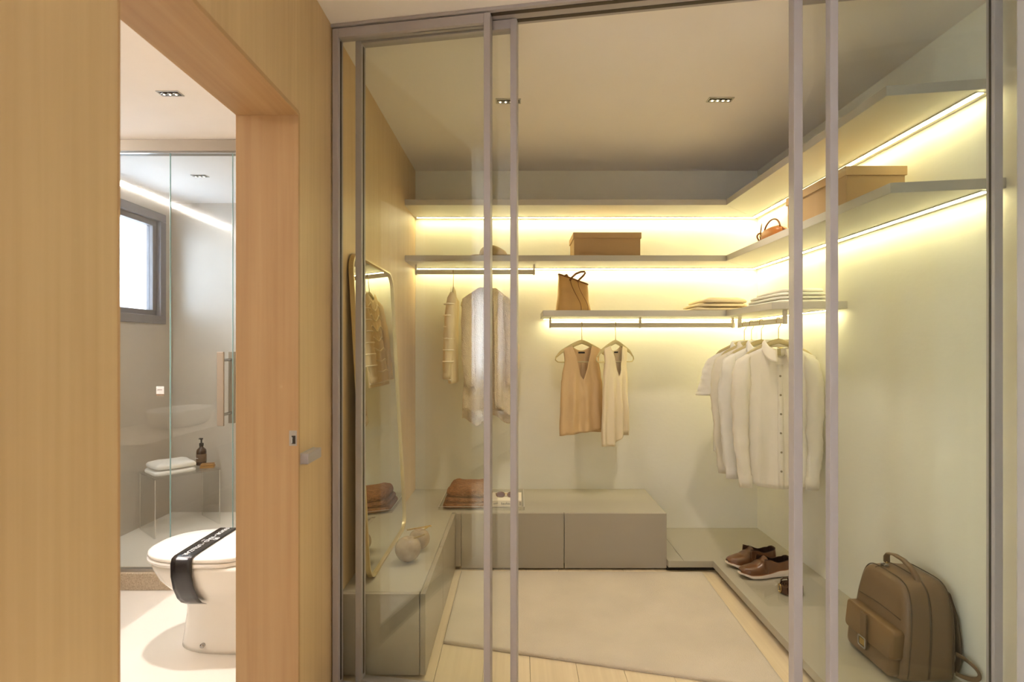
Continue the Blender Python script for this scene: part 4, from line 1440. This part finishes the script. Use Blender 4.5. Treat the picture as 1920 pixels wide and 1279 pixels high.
# acrylic stool, towel, bottle, soap
SFZ = 0.0305
ang = math.radians(50)
SC = (-2.385, 3.775)
r = thing('acrylic_stool', 'clear acrylic bridge stool in the shower corner', 'stool', (SC[0], SC[1], SFZ), ang)
SLn, SWd, SHt, tt = 0.41, 0.32, 0.40, 0.012
MB().box(-SLn / 2, SLn / 2, -SWd / 2, SWd / 2, SHt - tt, SHt).build('seat', 'acrylic', r)
for s in (-1, 1):
    a = s * (SLn / 2 - tt / 2)
    p_ = MB().box(a - tt / 2, a + tt / 2, -SWd / 2, SWd / 2, 0, SHt - tt - 0.0002).build('side_panel', 'acrylic', r)
    for q in (-1, 1):
        MB().box(a - 0.0022, a + 0.0022, q * SWd / 2 - 0.0006, q * SWd / 2 + 0.0006, 0, SHt - tt - 0.0004).build('polished_edge', 'acrylic_edge', p_)


def on_stool(a, b):
    return (SC[0] + a * math.cos(ang) - b * math.sin(ang), SC[1] + a * math.sin(ang) + b * math.cos(ang))


tx, ty = on_stool(-0.065, -0.01)
folded('towel', 'thick white towel folded on the clear stool', 'towel', 'towel', tx - 0.13, tx + 0.13, ty - 0.13, ty + 0.13, SFZ + SHt + 0.0004,
       ((0.038, 1.0, 0.98, 0, 0), (0.042, 0.98, 0.96, 0.004, 0)), rz=ang, seed_=11, droop=0.2)
bx, by = on_stool(0.155, 0.055)
r = thing('soap_bottle', 'amber pump bottle with a brown label on the clear stool', 'bottle', (bx, by, SFZ + SHt + 0.0004), math.radians(-30))
MB().lathe([(0.001, 0), (0.031, 0.0005), (0.033, 0.004), (0.033, 0.100), (0.030, 0.114), (0.018, 0.126), (0.013, 0.131), (0.013, 0.140), (0.001, 0.1405)], seg=24).build('bottle', 'amber', r, smooth=True)
MB().lathe([(0.0334, 0.025), (0.0338, 0.0255), (0.0338, 0.082), (0.0334, 0.0825)], seg=24).build('label', 'paper_label', r, smooth=True)
MB().lathe([(0.001, 0.1408), (0.015, 0.141), (0.015, 0.160), (0.006, 0.164), (0.006, 0.186), (0.011, 0.187), (0.011, 0.196), (0.001, 0.197)], seg=16).build('pump', 'black_plastic', r, smooth=False)
MB().tube([(0, 0, 0.191), (-0.020, 0, 0.192), (-0.034, 0, 0.186)], [0.006, 0.005, 0.003], 8).build('spout', 'black_plastic', r, smooth=True)
MB().box(-0.018, 0.018, -0.0347, -0.0339, 0.052, 0.0555).build('label_print', 'print_white', r)
sx, sy = on_stool(0.150, -0.075)
r = thing('soap_block', 'golden wooden soap dish beside the pump bottle', 'soap dish', (sx, sy, SFZ + SHt + 0.0004), math.radians(20))
MB().box(-0.045, 0.045, -0.03, 0.03, 0, 0.016).build('base', 'soap_wood', r, bevel=0.003)
MB().box(-0.042, 0.042, -0.028, 0.028, 0.0162, 0.030).build('bar', 'soap_wood', r, bevel=0.005)

# ------------------------------------------------------------------ toilet
TY = 2.365
r = thing('toilet', 'white toilet with closed lid and a black paper band, by the doorway', 'toilet', (0, TY, 0.0005), 0)


def dring(xf, xb, hw_, z, n=44, e=0.78):
    """Horizontal ring: rounded nose at xf (towards -X), squarer tail at xb."""
    out_ = []
    xm = xf + (xb - xf) * 0.52
    for k in range(n):
        a = 2 * PI * k / n
        ca, sa = math.cos(a), math.sin(a)
        if ca < 0:
            xx = xm + (xm - xf) * -abs(ca) ** 0.86
            yy = hw_ * math.copysign(abs(sa) ** 0.86, sa)
        else:
            xx = xm + (xb - xm) * abs(ca) ** 0.42
            yy = hw_ * math.copysign(abs(sa) ** 0.55, sa)
        out_.append((xx, yy, z))
    return out_


secs = [(-1.470, -0.95, 0.118, 0.0), (-1.468, -0.95, 0.117, 0.02), (-1.462, -0.95, 0.112, 0.06), (-1.452, -0.95, 0.106, 0.14), (-1.450, -0.95, 0.106, 0.19), (-1.470, -0.95, 0.118, 0.222),
        (-1.520, -0.95, 0.150, 0.262), (-1.560, -0.95, 0.172, 0.305), (-1.585, -0.95, 0.183, 0.350), (-1.592, -0.95, 0.186, 0.374), (-1.590, -0.95, 0.184, 0.384), (-1.580, -0.955, 0.178, 0.388)]
MB().loft([dring(*s) for s in secs]).build('bowl', 'porcelain', r, smooth=True)
seat = [(-1.594, -1.13, 0.186, 0.3895), (-1.600, -1.125, 0.190, 0.395), (-1.600, -1.125, 0.190, 0.404), (-1.594, -1.13, 0.186, 0.4075)]
MB().loft([dring(*s) for s in seat]).build('seat', 'seat_plastic', r, smooth=True)
lid = [(-1.592, -1.125, 0.184, 0.4095), (-1.598, -1.120, 0.189, 0.415), (-1.597, -1.120, 0.188, 0.425), (-1.585, -1.128, 0.180, 0.4315), (-1.50, -1.17, 0.14, 0.4345), (-1.40, -1.25, 0.04, 0.4355)]
MB().loft([dring(*s) for s in lid]).build('lid', 'seat_plastic', r, smooth=True)
MB().box(-1.115, -0.905, -0.19, 0.19, 0.385, 0.76).build('tank', 'porcelain', r, bevel=0.03, segs=4)
MB().box(-1.122, -0.900, -0.196, 0.196, 0.7605, 0.785).build('tank_lid', 'porcelain', r, bevel=0.008)
for y_ in (-0.116,):
    MB().lathe([(0.0005, -0.012), (0.009, -0.010), (0.010, 0.0), (0.006, 0.006), (0.0005, 0.007)], (0, 0, 0), 14).build('bolt_cap', 'chrome', r, smooth=True, M=Matrix.Translation((-1.33, -0.116, 0.035)) @ Matrix.Rotation(PI / 2, 4, 'X'))
# band of black paper over the lid
prof = [(0.165, 0.235), (0.188, 0.30), (0.194, 0.36), (0.1945, 0.41), (0.188, 0.432), (0.170, 0.4375), (0.10, 0.4385), (0.0, 0.4390), (-0.10, 0.4385), (-0.170, 0.4375), (-0.188, 0.432), (-0.1945, 0.41),
        (-0.195, 0.36), (-0.190, 0.31), (-0.172, 0.262), (-0.150, 0.235), (-0.120, 0.215)]
rows = []
for y_, z in prof:
    s = 0.0 if z > 0.37 else (0.37 - z) * 0.12
    rows.append([(-1.412 + (0.087) * k / 4 + s, y_, z) for k in range(5)])
bd = MB().loft(rows, closed=False, caps=False).build('paper_band', 'ribbon', r, smooth=True, solid=0.0008)
bd['label'] = 'black paper band with white lettering'
TM = Matrix.Translation((-1.372, -0.005, 0.4400)) @ Matrix.Rotation(-PI / 2, 4, 'Z')
text_part('lettering', 'FAVOR \u2022 N\u00c3O \u2022 UTILIZAR', 0.029, TM, 'print_white', bd)
text_part('lettering', 'VASO', 0.010, Matrix.Translation((-1.394, 0.0, 0.4398)) @ Matrix.Rotation(-PI / 2, 4, 'Z'), 'print_white', bd)
for dy in (-0.006, 0.006):
    MB().tube([(-1.345 + 0.009 * math.cos(t * PI / 8), 0.02 + dy + 0.009 * math.sin(t * PI / 8), 0.4396) for t in range(16)], 0.0012, 6, closed=True).build('emblem', 'print_white', bd, smooth=True)

# ------------------------------------------------------------------ vanity (its stone edge shows at the doorway, the rest only as a reflection)
r = thing('vanity', 'stone vanity counter whose end shows at the doorway edge', 'vanity', (0, 0, 0), 0)
ctr = MB().prism([(BL + 0.001, 0.90), (-2.14, 0.90), (-2.07, 1.9), (-2.075, 2.79), (BL + 0.001, 2.79)], 0.61, 0.755)
ctr.build('counter', 'granite', r, bevel=0.003)
MB().box(BL + 0.001, -2.20, 0.93, 2.70, 0.25, 0.6095).build('cupboard', 'header_panel', r, bevel=0.002)
r = thing('wash_basin', 'white oval vessel basin on the stone vanity, reflected in the shower glass', 'basin', (-2.36, 2.00, 0.7555), 0)
MB().loft([[(a * 0.17 * math.cos(2 * PI * k / 40), a * 0.26 * math.sin(2 * PI * k / 40), z) for k in range(40)] for a, z in
           ((0.80, 0.0), (0.92, 0.03), (1.0, 0.11), (0.985, 0.115), (0.93, 0.09), (0.75, 0.03), (0.1, 0.02))]).build('bowl', 'porcelain', r, smooth=True)
MB().lathe([(0.001, 0.02), (0.018, 0.021), (0.018, 0.024), (0.001, 0.025)], seg=16).build('drain', 'chrome', r, smooth=True)
ls = MB().box(BL + 0.0005, BL + 0.022, 0.83, 2.83, BH - 0.030, BH - 0.004)
tag(ls.build('light_strip', 'bath_led'), 'long white light strip under the bathroom ceiling, reflected in the shower glass', 'light')

# ------------------------------------------------------------------ bedroom side (only reflected in the doors)
mb = MB()


def curt(u, v):
    xx = -3.35 + 1.75 * u
    return (xx, -2.52 + 0.025 * math.sin(u * PI * 36), 0.03 + 2.35 * v)


tag(mb.grid(curt, 260, 3).build('curtain', 'curtain', smooth=True, solid=0.002), 'sheer white curtain at the bedroom window behind the viewer', 'curtain')
r = thing('bed', 'white bed below the bedroom window behind the viewer', 'bed', (-2.3, -1.68, 0), 0)
MB().box(-0.95, 0.80, -0.75, 0.75, 0.08, 0.28).build('base', 'shelf_board', r, bevel=0.01)
MB().box(-0.93, 0.78, -0.73, 0.73, 0.281, 0.52).build('mattress', 'duvet', r, bevel=0.05, segs=4)
for a in (-0.9, 0.75):
    for b in (-0.7, 0.7):
        MB().box(a - 0.03, a + 0.03, b - 0.03, b + 0.03, 0.0005, 0.0795).build('leg', 'track_dark', r)
